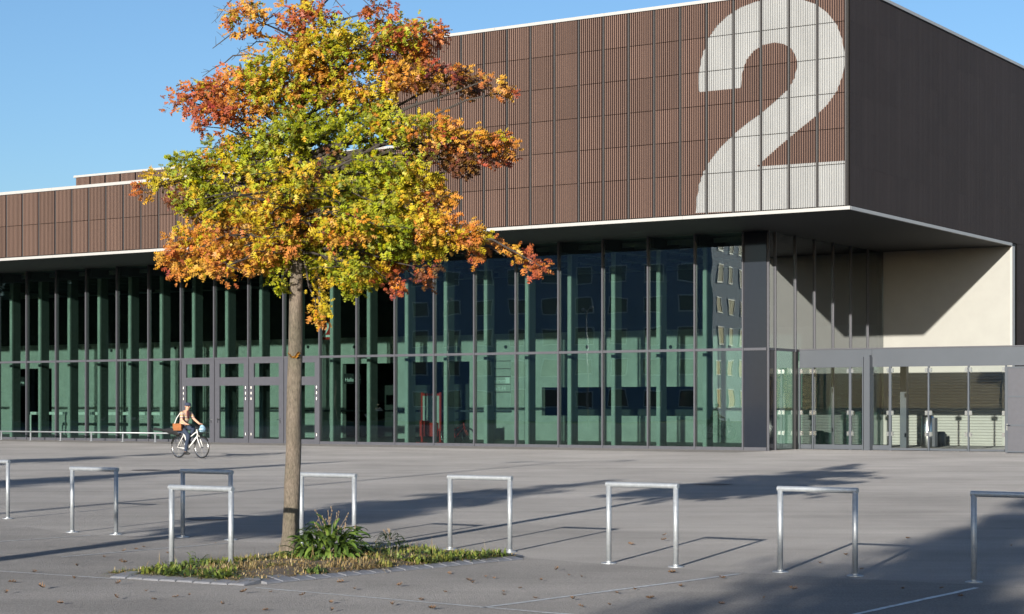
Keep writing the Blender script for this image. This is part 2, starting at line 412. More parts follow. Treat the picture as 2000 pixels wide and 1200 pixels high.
# ribbed cladding panels
PW, NR = 1.047, 11
def rib_profile(x0, n, pitch, width):
    """Rounded ribs standing off a flat sheet; returns (x, y) pairs."""
    pr = []
    for i in range(n):
        c = x0 + (i + 0.5) * pitch
        pr.append((c - pitch / 2, 0.0))
        for k in range(7):
            a = PI * k / 6
            pr.append((c - math.cos(a) * width / 2, -0.002 - 0.062 * math.sin(a) ** 0.7))
    pr.append((x0 + n * pitch, 0.0)); return pr
RIBF = (4, 5)                             # the faces of a rib that carry its paler colour
PROF_F = rib_profile(0.055, 11, (PW - 0.11) / 11, 0.046)
def slat_profile(n, pitch):                # slats kept flat and dark so the flank reads as shaded
    pr = [(0.0, 0.0)]
    for i in range(n):
        a = i * pitch + pitch * .22
        pr += [(a, 0.0), (a + .004, -.009), (a + pitch * .52, -.009), (a + pitch * .52 + .004, 0.0)]
    return pr + [(n * pitch, 0.0)]
PROF_R = slat_profile(12, PW / 12)
def panel_mesh(name, prof, h, mat):
    flank = prof is PROF_R; mb = MB(); g = 0.002 if flank else 0.011
    for i, ((xa, ya), (xb, yb)) in enumerate(zip(prof[:-1], prof[1:])):
        mb.quad((xa, ya, g), (xb, yb, g), (xb, yb, h - g), (xa, ya, h - g), (1 if i % 4 == 2 else 0) if flank else (1 if i % 8 in RIBF else 0))
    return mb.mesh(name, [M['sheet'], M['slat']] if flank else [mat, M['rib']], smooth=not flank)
ME = {('F', 1.41): panel_mesh('front_panel_tall', PROF_F, 1.41, M['clad']), ('F', 1.2): panel_mesh('front_panel', PROF_F, 1.2, M['clad']),
      ('F', 1.44): panel_mesh('wing_panel', PROF_F, 1.44, M['clad']),
      ('R', 1.41): panel_mesh('flank_panel_tall', PROF_R, 1.41, M['clad']), ('R', 1.2): panel_mesh('flank_panel', PROF_R, 1.2, M['clad'])}
ROWS = [(8.44, 1.41)] + [(9.85 + 1.2 * k, 1.2) for k in range(5)]
X0F = XB - 0.11
for c in range(18):
    for z, h in ROWS: place('cladding_panel', ME['F', h], H, (X0F - (c + 1) * PW, YF, z))
NW = 27
for c in range(18, 18 + NW):
    for z, h in ((8.44, 1.41), (9.85, 1.44)): place('cladding_panel', ME['F', h], H, (X0F - (c + 1) * PW, YF, z))
for c in range(19):
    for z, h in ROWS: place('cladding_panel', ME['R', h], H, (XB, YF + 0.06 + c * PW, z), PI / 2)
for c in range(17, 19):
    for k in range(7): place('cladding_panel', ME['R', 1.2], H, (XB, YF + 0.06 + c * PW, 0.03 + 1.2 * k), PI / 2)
mb = MB()                                 # panels beyond the frame and on the set-back storey, joined
def add_panel(mb, prof, x, y, z, h, rot=False):
    for i, ((xa, ya), (xb, yb)) in enumerate(zip(prof[:-1], prof[1:])):
        a, b = ((x + xa, y + ya), (x + xb, y + yb)) if not rot else ((x - ya, y + xa), (x - yb, y + xb))
        g = .002 if rot else .011
        mb.quad((*a, z + g), (*b, z + g), (*b, z + h - g), (*a, z + h - g), (3 if i % 4 == 2 else 2) if rot else (1 if i % 8 in RIBF else 0))
UPX, UPZ = front(147, 346, 3.0)
for c in range(18 + NW, 18 + NW + 16):
    for z, h in ((8.44, 1.41), (9.85, 1.44)): add_panel(mb, PROF_F, X0F - (c + 1) * PW, YF, z, h)
x = UPX + 0.05
while x < XL - 0.2:
    add_panel(mb, PROF_F, x, 3.0, UPZ - 1.3, 1.25); x += PW
for c in range(19, 30):
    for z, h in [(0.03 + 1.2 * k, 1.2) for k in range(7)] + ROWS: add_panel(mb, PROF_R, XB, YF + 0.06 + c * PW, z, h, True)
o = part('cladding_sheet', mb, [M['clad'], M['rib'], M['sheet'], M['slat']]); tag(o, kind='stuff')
for c in range(0, 18 + NW):
    zt = 15.85 if c <= 18 else 11.29
    xx = X0F - c * PW
    mb = MB(); mb.box(xx - 0.017, xx + 0.017, YF - 0.03, YF + 0.03, 8.45, zt - 0.005); part('joint_post', mb, M['post'])

# walls behind the cladding, roofs, soffit
YB = 26.0
mb = MB(); mb.box(XL, XB - 0.05, YF + 0.05, YF + 0.25, 8.42, 15.85).box(XB - 0.25, XB - 0.05, YF + 0.25, YB, 8.42, 15.85)
mb.box(XL, XL + 0.2, YF + 0.25, YB, 11.3, 15.85).box(XB - 0.25, XB - 0.05, 11.95, YB, 0.0, 8.42)
part('upper_wall', mb, M['backing'])
mb = MB(); mb.box(-64, XL, YF + 0.05, YF + 0.25, 8.42, 11.29).box(UPX, XL, 3.05, 3.25, 11.3, UPZ - 0.05).box(UPX, UPX + 0.2, 3.25, YB, 11.3, UPZ - 0.05)
part('wing_wall', mb, M['backing'])
mb = MB(); mb.box(XL, XB - .05, YF + .05, YB, 15.852, 15.95).box(-64, XL, YF + .05, YB, 11.295, 11.38).box(UPX, XL, 3.05, YB, UPZ - .045, UPZ - .01)
part('roof', mb, M['roof'])
mb = MB(); mb.box(-64, XB - 0.03, YF + 0.03, YB, ZS, 8.42); part('soffit', mb, M['soffit'])
def strip(name, x0, x1, y0, y1, z0, z1, axis, step, mat):
    a0, a1 = (x0, x1) if axis == 'x' else (y0, y1); n = max(1, round((a1 - a0) / step))
    for i in range(n):
        p, q = a0 + (a1 - a0) * i / n + 0.004, a0 + (a1 - a0) * (i + 1) / n - 0.004
        mb = MB(); mb.box(p, q, y0, y1, z0, z1) if axis == 'x' else mb.box(x0, x1, p, q, z0, z1)
        part(name, mb, mat)
strip('roof_cap', XL - .05, XB + .06, YF - .07, YF + .3, 15.86, 15.97, 'x', 4.75, M['cap'])
strip('roof_cap', XB - .25, XB + .06, YF + .31, YB, 15.86, 15.97, 'y', 2.1, M['cap'])
strip('roof_cap', -64, XL - .06, YF - .07, YF + .3, 11.30, 11.43, 'x', 6.0, M['cap'])
strip('roof_cap', UPX - .05, XL - .06, 2.93, 3.25, UPZ - .045, UPZ + .06, 'x', 6.0, M['cap'])
strip('soffit_fascia', -64, XB + .06, YF - .07, YF + .02, 8.30, 8.415, 'x', 6.2, M['cap'])
strip('soffit_fascia', XB - .03, XB + .06, YF + .03, 11.6, 8.30, 8.415, 'y', 2.1, M['cap'])

# the numeral: paint that follows the ribs of the panels
def fpt(zx, zy): return front(1330 + zx / 2.727, zy / 2.727, YF)
out2 = [(80, 1136), (86, 1070), (100, 985), (122, 918), (160, 855), (215, 785), (290, 712), (360, 655), (430, 606), (520, 528), (580, 470), (608, 415),
        (622, 350), (614, 300), (590, 260), (550, 236), (500, 228), (440, 241), (390, 272), (352, 320), (334, 370), (324, 420), (320, 470),
        (101, 492), (98, 420), (103, 360), (118, 290), (150, 205), (195, 140), (250, 87), (320, 42), (400, 11), (470, -4), (560, -9), (640, -3),
        (720, 24), (780, 68), (830, 130), (862, 215), (876, 310), (866, 395), (832, 487), (780, 560), (710, 628), (630, 692), (520, 785), (405, 889),
        (880, 857), (880, 1103)]
poly = [fpt(*p) for p in out2]
def crossings(xq):
    ys = []
    for (xa, za), (xb, zb) in zip(poly, poly[1:] + poly[:1]):
        if (xa <= xq) != (xb <= xq): ys.append(za + (zb - za) * (xq - xa) / (xb - xa))
    return sorted(ys)
mb = MB()
for c in range(18):
    xo = X0F - (c + 1) * PW
    for i8, ((xa, ya), (xb, yb)) in enumerate(zip(PROF_F[:-1], PROF_F[1:])):
        A, B = xo + xa, xo + xb
        ca, cb = crossings(A), crossings(B)
        if len(ca) != len(cb): ca = cb = crossings((A + B) / 2)
        for i in range(0, len(ca) - 1, 2):
            for z, h in ROWS:
                lo, hi = z + .012, z + h - .012
                a0, a1, b0, b1 = max(ca[i], lo), min(ca[i + 1], hi), max(cb[i], lo), min(cb[i + 1], hi)
                if a1 > a0 and b1 > b0:
                    mb.quad((A, YF + ya - .003, a0), (B, YF + yb - .003, b0), (B, YF + yb - .003, b1), (A, YF + ya - .003, a1))
o = part('numeral', mb, M['white_clad'], True); tag(o, 'giant white numeral 2 painted across the ribbed panels')

# glass front
NB = 29
MX = [-(0.97 + 2.055 * k) for k in range(NB + 1)]
ZT0, ZT1 = 3.79, 3.89
for xm in MX:
    mb = MB(); mb.box(xm - .03, xm + .03, -.10, .12, .0, ZS); part('mullion', mb, M['frame'])
mb = MB(); mb.box(MX[-1], 0.0, -.07, .09, ZT0, ZT1); part('transom', mb, M['frame'])
mb = MB(); mb.box(MX[-1], 0.0, -.06, .06, 0.0, 0.12); part('base_sill', mb, M['frame'])
pu = MB(); pu.box(-2.055 + .03, -.03, -.012, .012, ZT1, ZS - .02); pu = pu.mesh('upper_pane', M['glass'])
pl = MB(); pl.box(-2.055 + .03, -.03, -.012, .012, .12, ZT0); pl = pl.mesh('lower_pane', M['glass'])
for k in range(NB):
    place('glass_pane', pu, H, (MX[k], 0, 0))
    if k not in (10, 11, 12, 13): place('glass_pane', pl, H, (MX[k], 0, 0))
# four doors
fr = MB(); W0, W1 = -2.025, -.03; g0, g1 = W0 + .28, W1 - .25
fr.box(W0, g0, -.05, .05, .12, ZT0).box(g1, W1, -.05, .05, .12, ZT0)
for z0, z1 in ((.12, .2), (2.6, 2.98), (3.6, ZT0)): fr.box(g0, g1, -.045, .045, z0, z1)
fr.box((W0 + W1) / 2 - .99, (W0 + W1) / 2 - .975, -.056, -.05, .14, 3.7)
fr = fr.mesh('door_frame', M['frame'])
p1 = MB(); p1.box(g0, g1, -.012, .012, .2, 2.6); p1 = p1.mesh('door_pane', M['glass'])
p2 = MB(); p2.box(g0, g1, -.012, .012, 2.98, 3.6); p2 = p2.mesh('door_toplight', M['glass'])
for i, k in enumerate((13, 12, 11, 10)):
    d = place('door', fr, H, (MX[k], 0, 0))
    place('pane', p1, d); place('pane', p2, d)
    s = 1 if i % 2 == 0 else -1; xh = g1 + .09 if s > 0 else g0 - .09
    hb = MB(); hb.tube([(xh, -.05, 1.06), (xh, -.11, 1.06), (xh - s * .14, -.11, 1.06)], .014, 6); hb.box(xh - .025, xh + .025, -.058, -.05, .9, 1.12)
    hb.build('handle', M['steel'], d)
    xg = g0 - .14 if s > 0 else g1 + .12
    for zz in (0.35, 1.95, 2.2, 2.45):
        hb = MB(); hb.tube([(xg, -.06, zz), (xg, -.06, zz + .11)], .02, 8); hb.build('hinge', M['steel'], d)
# corner panels and the recessed side wall
for z0, z1 in ((.12, ZT0), (ZT1, ZS - .01)):
    mb = MB(); mb.box(-.94, -.012, -.03, .03, z0, z1); part('corner_panel', mb, M['darkpanel'])
SY = [0.687 + 1.84 * k for k in range(6)] + [11.67]
mb = MB(); mb.box(-.03, .03, .04, 11.67, ZT0 + .002, ZT1 + .002); part('side_transom', mb, M['frame'])
for ym in [0.06] + SY[:-1]:
    mb = MB(); mb.box(-.06, .07, ym - .025, ym + .025, .0, ZS); part('side_mullion', mb, M['frame'])
ys = [0.06] + SY
for i, (a, b) in enumerate(zip(ys[:-1], ys[1:])):
    mb = MB(); mb.box(-.012, .012, a + .025, b - .025, ZT1 + .002, ZS - .02); part('glass_pane', mb, M['sideglass'])
    mb = MB(); mb.box(-.012, .012, a + .025, b - .025, .02, ZT0)
    part('side_panel' if i == 0 else 'glass_pane', mb, M['darkpanel'] if i == 0 else M['glass'])
mb = MB(); mb.box(-.05, .09, 2.42, 2.66, 0, ZT0); part('side_post', mb, M['darkpaint'])
# end wall of the recess, shutter slats at its foot
mb = MB(); mb.box(0.0, XB - .05, 11.69, 11.94, 0.02, ZS - .002); part('end_wall', mb, M['cream'])
mb = MB(); mb.box(XB - .05, XB + .05, 11.62, 11.95, 0.0, ZS - .002); part('edge_trim', mb, M['cap'])
mb = MB(); z = 0.08
while z < 3.1:
    mb.add([(0.4, 11.688, z), (XB - .4, 11.688, z), (XB - .4, 11.655, z + .03), (0.4, 11.655, z + .03), (XB - .4, 11.655, z + .1), (0.4, 11.655, z + .1), (XB - .4, 11.688, z + .113), (0.4, 11.688, z + .113)],
           [(0, 1, 2, 3), (3, 2, 4, 5), (5, 4, 6, 7)]); z += 0.122
o = part('shutter_slat', mb, M['cream']); tag(o, kind='stuff')

# inside
mb = MB(); mb.box(-64, -.06, .13, 20, -.2, 0.03); part('hall_floor', mb, M['floor'])
WY = 11.0
ops = []
for (xa, xb, yt, yb_) in ((22, 101, 721, None), (669, 774, 711, None), (797, 917, 708, None), (1058, 1355, 757, 812)):
    x0, zt = front(xa, yt, WY); x1, _ = front(xb, yt, WY); zb = front(xa, yb_, WY)[1] if yb_ else 0.03
    ops.append((x0, x1, zb, zt))
mb = MB(); xs = -64.0
for x0, x1, zb, zt in ops:
    mb.box(xs, x0, WY, WY + .3, .03, ZS - .005); mb.box(x0, x1, WY, WY + .3, zt, ZS - .005)
    if zb > .1: mb.box(x0, x1, WY, WY + .3, .03, zb)
    xs = x1
mb.box(xs, -.02, WY, WY + .3, .03, ZS - .005)
part('inner_wall', mb, M['conc'])
mb = MB(); mb.box(-64, -.03, WY - .02, WY - .002, 5.15, ZS - .45); part('upper_shade_sheet', mb, M['ceil'])  # added dark sheet imitating the shade above the sun line
mb = MB(); mb.box(-64, -.02, WY + 5, WY + 5.2, .03, ZS - .005).box(-64.2, -64, .1, WY + 5, .03, ZS).box(-.2, -.02, WY + .6, WY + 5, .03, ZS - .005)
part('rear_wall', mb, M['ceil'])
for xm in MX[:24]:
    mb = MB(); mb.box(xm - .08, xm + .08, .78, .88, .03, ZS - .45); fin = part('concrete_fin', mb, M['conc'])
    mb = MB(); mb.box(xm - .07, xm + .07, .881, 1.36, .03, ZS - .45); mb.build('fin_shaded_side', M['fin_shade'], fin)  # rear of the fin darkened to imitate its shaded side
    mb = MB(); mb.box(xm - .1, xm + .1, .2, WY - .01, ZS - .4, ZS - .01); part('ceiling_beam', mb, M['ceil'])
for k in range(10):
    mb = MB(); y = 1.4 + k * 1.0; mb.box(-64, -.1, y - .04, y + .04, ZS - .22, ZS - .03); part('ceiling_batten', mb, M['conc'])
for px in (27, 137, 218, 262, 343, 385, 513, 602, 692, 885, 988, 1147, 1310, 1425):
    x0, z0 = front(px, 678 if px > 400 else 694 - px * .04, WY)
    mb = MB(); n = 12
    mb.tube([(x0, WY - .03, z0), (x0, WY + .01, z0)], .085, n); part('wall_vent', mb, M['darkpaint'])
mb = MB(); mb.tube([(-44, WY - .12, 1.42), (front(1000, 800, WY)[0], WY - .12, 1.42)], .045, 8); part('handrail', mb, M['frame'])

# ------------------------------------------------------------------ things inside the hall
def text(body, size, name, loc, parent=None, mat='lettering', ext=0.004):
    cu = bpy.data.curves.new(name, 'FONT'); cu.body = body; cu.size = size; cu.extrude = ext
    o = bpy.data.objects.new(name, cu); COL.objects.link(o); dg = bpy.context.evaluated_depsgraph_get()
    me = bpy.data.meshes.new_from_object(o.evaluated_get(dg)); bpy.data.objects.remove(o)
    me.materials.clear(); me.materials.append(M[mat])
    ob = bpy.data.objects.new(name, me); COL.objects.link(ob); ob.rotation_euler = (PI / 2, 0, 0); ob.location = loc
    if parent: ob.parent = parent
    return ob
def inside(name, x, y, z, label, cat, group=None): return empty(name, hall(x, y, z), HROT, label, cat, group)
# direction board on the inner wall
x0, zt = front(950, 706, WY); x1, zb = front(998, 766, WY)
b = inside('direction_board', x0, WY - .03, zb, 'wall board of directions with Restaurant line behind the glass', 'sign')
wdt, hgt = x1 - x0, zt - zb
mb = MB(); mb.box(0, wdt, 0, .02, 0, hgt); mb.build('board', M['conc'], b)
for k in range(5):
    mb = MB(); mb.box(0, wdt, -.012, -.001, hgt * k / 4 - .015, hgt * k / 4 + .015); mb.build('divider', M['maroon'], b)
for k, s in enumerate(('Halle', 'Säle', 'Restaurant', 'Läden 1-14')):
    text(s, 0.24, 'lettering', (0.06, -.006, hgt * (3 - k) / 4 + .09), b)
mb = MB(); mb.box(wdt - .3, wdt - .06, -.01, -.001, hgt / 4 + .05, hgt / 2 - .05); mb.build('symbol_plate', M['lettering'], b)
# words in the doorways: dark panels standing in the opening
def door_sign(px, py, words, size, label):
    x, z = front(px, py, WY - .1)
    b = inside('doorway_sign', x, WY - .1, z - .25 * len(words), label, 'sign')
    wd = 1.0
    mb = MB(); mb.box(-.08, wd, .0, .03, -.12, .3 * len(words) + .1); mb.build('board', M['darkpaint'], b)
    for k, s in enumerate(words): text(s, size, 'lettering', (0.0, -.008, .3 * (len(words) - 1 - k)), b)
door_sign(674, 736, ['Halle 2 >'], .27, 'dark doorway sign reading Halle 2 right of the doors')
door_sign(29, 742, ['Galerie'], .27, 'dark doorway sign reading Galerie near the left end of the glass front')
# red hanging sign with a 2
x, z = front(622, 664, 7.0); x2, z2 = front(662, 618, 7.0)
b = inside('hanging_sign', x, 7.0, z, 'red hanging sign with a white 2 inside the upper glass', 'sign')
mb = MB(); mb.box(0, x2 - x, 0, .12, 0, z2 - z); mb.build('panel', M['red'], b)
text('2', 1.15, 'lettering', (.18, -.006, .12), b)
mb = MB()
for xx in (.15, x2 - x - .15): mb.tube([(xx, .06, z2 - z), (xx, .06, ZS - .4 - z)], .012, 6)
mb.build('hanger', M['frame'], b)
# red display frame and litter inside
x, z = front(822, 838, 3.2)
b = inside('display_stand', x, 3.2, .03, 'red framed display stand behind the glass right of the tree', 'stand')
mb = MB(); mb.box(0, .08, 0, .08, 0, 2.25).box(1.0, 1.08, 0, .08, 0, 2.25).box(.08, 1.0, .01, .07, 2.1, 2.2).box(.08, 1.0, .01, .07, .55, .65); mb.build('frame', M['red'], b)
mb = MB(); mb.box(.08, 1.0, .03, .05, .65, 2.1); mb.build('panel', M['conc'], b)
mb = MB(); mb.box(.15, .45, -.3, -.005, .3, 1.0).box(.55, .95, -.3, -.005, .3, .9); mb.build('box', M['red'], b)
mb = MB(); mb.box(-.05, .13, -.3, .3, 0, .04).box(.95, 1.13, -.3, .3, 0, .04); mb.build('foot', M['red'], b)
# pale railing along the left part
xa = front(60, 806, 8.0)[0]; xb = front(345, 806, 8.0)[0]
b = inside('railing', xa, 8.0, .03, 'pale inside railing near the left end of the glass front', 'railing')
mb = MB(); mb.box(0, xb - xa, -.03, .03, 1.15, 1.3); mb.build('top_rail', M['white'], b)
for k in range(5):
    xx = (xb - xa) * k / 4; mb = MB(); mb.box(xx - .04, xx + .04, -.029, .029, 0, 1.149); mb.build('post', M['white'], b)

# ------------------------------------------------------------------ entrance porch in the recess
PY = 2.7
P = empty('entrance_porch', G0, HROT, 'grey metal and glass entrance porch under the overhang', 'porch')
def ppart(name, mb, mat, sm=False): return mb.build(name, mat, P, sm)
XE = 11.2
for a, b_ in ((.12, 3.1), (3.11, XE)):
    mb = MB(); mb.box(a, b_, PY, PY + .12, 3.17, 3.85); ppart('fascia', mb, M['porch'])
mb = MB(); mb.box(.12, XE, PY - .03, PY + .13, 3.855, 3.9); ppart('fascia_trim', mb, M['frame'])
mb = MB(); mb.box(.12, XE, PY + .125, 8.1, 3.55, 3.84); ppart('canopy_roof', mb, M['soffit'])
XP = [front(px, 800, PY)[0] for px in (1561, 1587, 1660, 1697, 1738, 1813, 1891, 1964)]
for i, xx in enumerate(XP):
    if i == 3:
        mb = MB(); mb.box(xx - .11, xx + .11, PY - .22, PY + .1, 0, 3.62).box(xx - .15, xx - .112, PY - .3, PY + .12, 0, 3.55).box(xx + .112, xx + .15, PY - .3, PY + .12, 0, 3.55)
        ppart('pillar', mb, M['porch'])
    else:
        w = .05 if i in (2, 4) else .03
        mb = MB(); mb.box(xx - w, xx + w, PY + .01, PY + .09, 0.0, 3.17); ppart('post', mb, M['porch'])
        for zz in (.55, 1.35, 2.95):
            for sgn in (-1, 1):
                if (i == 0 and sgn < 0) or (i == 7 and sgn > 0): continue
                e0, e1 = sorted((xx + sgn * (w + .002), xx + sgn * .13))
                mb = MB(); mb.box(e0, e1, PY - .005, PY + .06, zz, zz + .16); ppart('glass_clamp', mb, M['steel'])
for a, b_ in zip(XP[:-1], XP[1:]):
    low = b_ <= XP[4] + .01
    mb = MB(); mb.box(a + .06, b_ - .06, PY + .03, PY + .045, .22 if low else .12, 3.16); ppart('glass_pane', mb, M['porchglass'])
    mb = MB(); mb.box(a + .05, b_ - .05, PY + .012, PY + .088, .02, .2 if low else .1); ppart('base_rail', mb, M['porch'])
mb = MB(); mb.box(2.66 - .13, 2.66 + .13, 7.1, 7.36, 0, 3.55); ppart('column', mb, M['porch'])
mb = MB(); mb.quad((.05, PY + .1, .006), (XB - .06, PY + .1, .006), (XB - .06, 11.65, .006), (.05, 11.65, .006)); ppart('porch_floor', mb, M['apron'])
# litter bins
b = inside('litter_bin', 3.46, 7.72, .006, 'tall cylindrical steel litter bin behind the porch glass', 'bin')
mb = MB(); mb.lathe([(.25, 0), (.26, .02), (.26, 1.2), (.245, 1.22), (.245, 1.28), (.22, 1.28)], 28); mb.build('body', M['steel'], b, True)
mb = MB(); mb.bbox(.12, .34, -.12, .2, .05, 1.2, .02); mb.build('back_panel', M['frame'], b)
mb = MB(); mb.lathe([(.23, 1.281), (.23, 1.3), (.1, 1.31)], 24); mb.build('lid', M['black'], b, True)
b = inside('litter_bin', 2.75, 11.2, .006, 'short grey litter bin by the cream wall behind the porch glass', 'bin')
mb = MB(); mb.lathe([(.17, 0), (.18, .02), (.18, .56), (.165, .58), (.15, .58)], 24); mb.build('body', M['porch'], b, True)
mb = MB(); mb.lathe([(.15, .581), (.14, .6), (.05, .605)], 20); mb.build('lid', M['black'], b, True)
# gate leaf at the right
xg = front(1965, 800, 1.3)[0]
b = inside('gate', xg, 1.3, 0, 'dark grey metal gate leaf with lever handle right of the porch', 'gate')
mb = MB(); mb.box(0, .07, -.03, .03, .03, 3.1).box(2.3, 2.37, -.03, .03, .0, 3.1)
for zz in (.03, .97, 2.0, 3.04): mb.box(.07, 2.3, -.028, .028, zz, zz + .06)
mb.build('frame', M['porch'], b)
for z0, z1 in ((.09, .97), (1.03, 2.0), (2.06, 3.04)):
    mb = MB(); mb.box(.07, 2.3, -.01, .01, z0, z1); mb.build('infill_panel', M['frame'], b)
mb = MB(); mb.tube([(.04, -.03, 1.0), (.04, -.09, 1.0), (.18, -.09, 1.0)], .014, 6).box(.02, .06, -.036, -.03, .82, 1.06); mb.build('handle', M['steel'], b)
mb = MB(); mb.box(.0, .07, -.12, .12, .0, .03); mb.build('foot', M['frame'], b)

# ------------------------------------------------------------------ low rail along the glass
ra, rb = ground(-60, 856.6), ground(345, 866.6)
t = UX
xr0 = front(-40, 800, -1.2)[0]; xr1 = front(338, 800, -1.2)[0]
b = empty('low_rail', hall(xr1, -1.2, .004), HROT, 'long low pale metal rail along the glass front, left of the doors', 'railing')
mb = MB(); mb.tube([(xr0 - xr1, 0, .42), (0, 0, .42)], .035, 8); mb.build('top_rail', M['galv'], b, True)
xx = -1.1
while xx > xr0 - xr1:
    mb = MB(); mb.box(xx - .03, xx + .03, -.025, .025, .01, .385); mb.box(xx - .07, xx + .07, -.06, .06, 0, .012); mb.build('post', M['galv'], b); xx -= 2.055

# ------------------------------------------------------------------ bike racks
def rack(left, ang, label, w=0.83, h=0.90):
    b = empty('bike_rack', left, ang, label, 'bike rack', 'galvanised bike racks in a row across the plaza')
    r = .029
    mb = MB(); mb.tube([(0, 0, .01), (0, 0, h - r)], r, 12); mb.build('leg', M['galv'], b, True)
    mb = MB(); mb.tube([(w, 0, .01), (w, 0, h - r)], r, 12); mb.build('leg', M['galv'], b, True)
    mb = MB(); mb.tube([(-r, 0, h - r), (w + r, 0, h - r)], r * 1.01, 12); mb.build('top_bar', M['galv'], b)
    for xx in (0, w):
        mb = MB(); mb.lathe([(.085, 0), (.085, .01), (.03, .012), (.03, .03)], 14, (xx, 0)); mb.build('base_plate', M['galv'], b)
    return b
A = HROT
racks = [((-57, 1010), 'galvanised bike rack cut off by the left edge of the picture', A), ((141, 1040), 'galvanised bike rack second from the left end of the row', A),
         ((357, 1050), 'galvanised bike rack on asphalt directly behind the one in the weeds', A), ((335, 1113), 'galvanised bike rack standing in the weeds of the tree pit', A),
         ((589, 1063), 'galvanised bike rack beside the tree trunk behind the leafy plant', A), ((879, 1073), 'galvanised bike rack turned askew at the right tip of the tree pit', A + .06),
         ((1189, 1101), 'galvanised bike rack on bare asphalt next right of the tree pit', A), ((1524, 1118), 'galvanised bike rack second from the right end of the row', A),
         ((1902, 1138), 'galvanised bike rack cut off by the right edge of the picture', A)]
for (px, py), lab, an in racks: rack(ground(px, py), an, lab)

# ------------------------------------------------------------------ tree pit
PB = ground(482, 1143); UD = Vector((-.871, .491, 0)); VD = Vector((.657, .754, 0)); PWD = 1.82
PC = PB + VD * 4.05
def pit(a, c, z=0.0): return PB + UD * (a * PWD / 2.0) + VD * c + Vector((0, 0, z))      # a: 0..2 to the left, c: 0..4.05 back
def mound(a, c): return 0.035 + 0.10 * .6 * max(0, math.sin(PI * min(1, max(0, a / 2.0)))) ** .7 * max(0, math.sin(PI * min(1, max(0, c / 4.05)))) ** .6
mb = MB(); na, nc = 12, 24
for i in range(na + 1):
    for j in range(nc + 1):
        a, c = 2.0 * i / na, 4.05 * j / nc; mb.v.append(tuple(pit(a, c, mound(a, c) + (random.uniform(0, .02) if 0 < i < na and 0 < j < nc else 0))))
for i in range(na):
    for j in range(nc):
        k = i * (nc + 1) + j; mb.f.append([k, k + nc + 1, k + nc + 2, k + 1]); mb.m.append(0)
o = mb.build('tree_pit_soil', M['soil'], smooth=True); tag(o, 'weedy soil of the tree pit', kind='structure')
KP = empty('paver_edging', PB, 0, 'grey stone paver edging round the tree pit', 'edging')
pm = []
for k in range(4):
    mb = MB(); e = .002 * k
    mb.add([(-.1, -.13, 0), (.1, -.13, 0), (.1, .13, 0), (-.1, .13, 0), (-.098, -.13, .008), (.098, -.13, .008), (.098, .128, .040 + e), (-.098, .128, .040 + e), (-.09, -.115, .018), (.09, -.115, .018), (.09, .118, .046 + e), (-.09, .118, .046 + e)],
           [(0, 3, 2, 1), (0, 1, 5, 4), (1, 2, 6, 5), (2, 3, 7, 6), (3, 0, 4, 7), (4, 5, 9, 8), (5, 6, 10, 9), (6, 7, 11, 10), (7, 4, 8, 11), (8, 9, 10, 11)])
    pm.append(mb.mesh('paver', M['paver']))
def pavers(p0, d, n, off, ang):
    nn = Vector((d.y, -d.x, 0))
    for k in range(n):
        p = p0 + d * (.105 + k * .212) + nn * off - PB
        o = place('paver', random.choice(pm), KP, (p.x + random.uniform(-.003, .003), p.y, random.uniform(.004, .007)), ang + random.uniform(-.02, .02))
a1, a2 = math.atan2(-UD.y, -UD.x), math.atan2(VD.y, VD.x)
pavers(PB + UD * 1.62, -UD, 8, .0, a1)
pavers(PB + VD * .14, VD, 18, .0, a2)
pavers(PC + VD * .1 + UD * .1, UD, 8, .0, a1 + PI)

# ground cover: blades, small leaves and stalks
def blades(n, pos, hgt, col, wid=(.006, .012), lean=.5):
    V = np.zeros((n, 5, 3)); C = np.zeros((n, 5, 3))
    az = rng.uniform(0, 2 * PI, n); ln = rng.uniform(.1, lean, n); w = rng.uniform(*wid, n); sd = az + PI / 2
    for k, (f, g) in enumerate(((0, 1), (0, -1), (.6, .8), (.6, -.8), (1, 0))):
        V[:, k, 0] = pos[:, 0] + np.cos(az) * ln * hgt * f ** 1.8 + np.cos(sd) * w * g
        V[:, k, 1] = pos[:, 1] + np.sin(az) * ln * hgt * f ** 1.8 + np.sin(sd) * w * g
        V[:, k, 2] = pos[:, 2] + hgt * f * (1 - .35 * ln * f)
        C[:, k] = col
    base = (np.arange(n) * 5)[:, None]
    F = np.concatenate([base + np.array([0, 1, 3]), base + np.array([0, 3, 2]), base + np.array([2, 3, 4])])
    return V.reshape(-1, 3), F, C.reshape(-1, 3)
def pit_points(n, amin=.02, amax=1.98, cmin=.03, cmax=4.0):
    a = rng.uniform(amin, amax, n); c = rng.uniform(cmin, cmax, n)
    p = np.array([pit(x, y, mound(x, y)) for x, y in zip(a, c)]); return a, c, p
def noise2(a, c, s, ph): return np.sin(a * s + ph) * np.cos(c * s * .8 + ph * 1.7) + .5 * np.sin(a * s * 2.3 + c * s * 1.9 + ph)
GREEN = np.array([[.11, .15, .03], [.16, .19, .035], [.075, .115, .025], [.21, .21, .055]])
STRAW = np.array([[.46, .34, .15], [.38, .26, .11], [.52, .41, .22], [.28, .18, .07]])
sets = []
n = 26000
a, c, p = pit_points(n); f = noise2(a, c, 4.0, .6)
keep = rng.uniform(-1.6, .9, n) < f + .6; a, c, p, f = a[keep], c[keep], p[keep], f[keep]; n = len(a)
straw = (rng.uniform(0, 1, n) < np.where((c > .3) & (c < 2.6) & (a < 1.3), .9, .45))
col = np.where(straw[:, None], STRAW[rng.integers(0, 4, n)], GREEN[rng.integers(0, 4, n)])
h = rng.uniform(.015, .06, n) * np.where(f > .3, 1.4, .8)
sets.append(blades(n, p, h * np.where(straw, 1.1, 1.0), col, (.002, .006), 4.5))
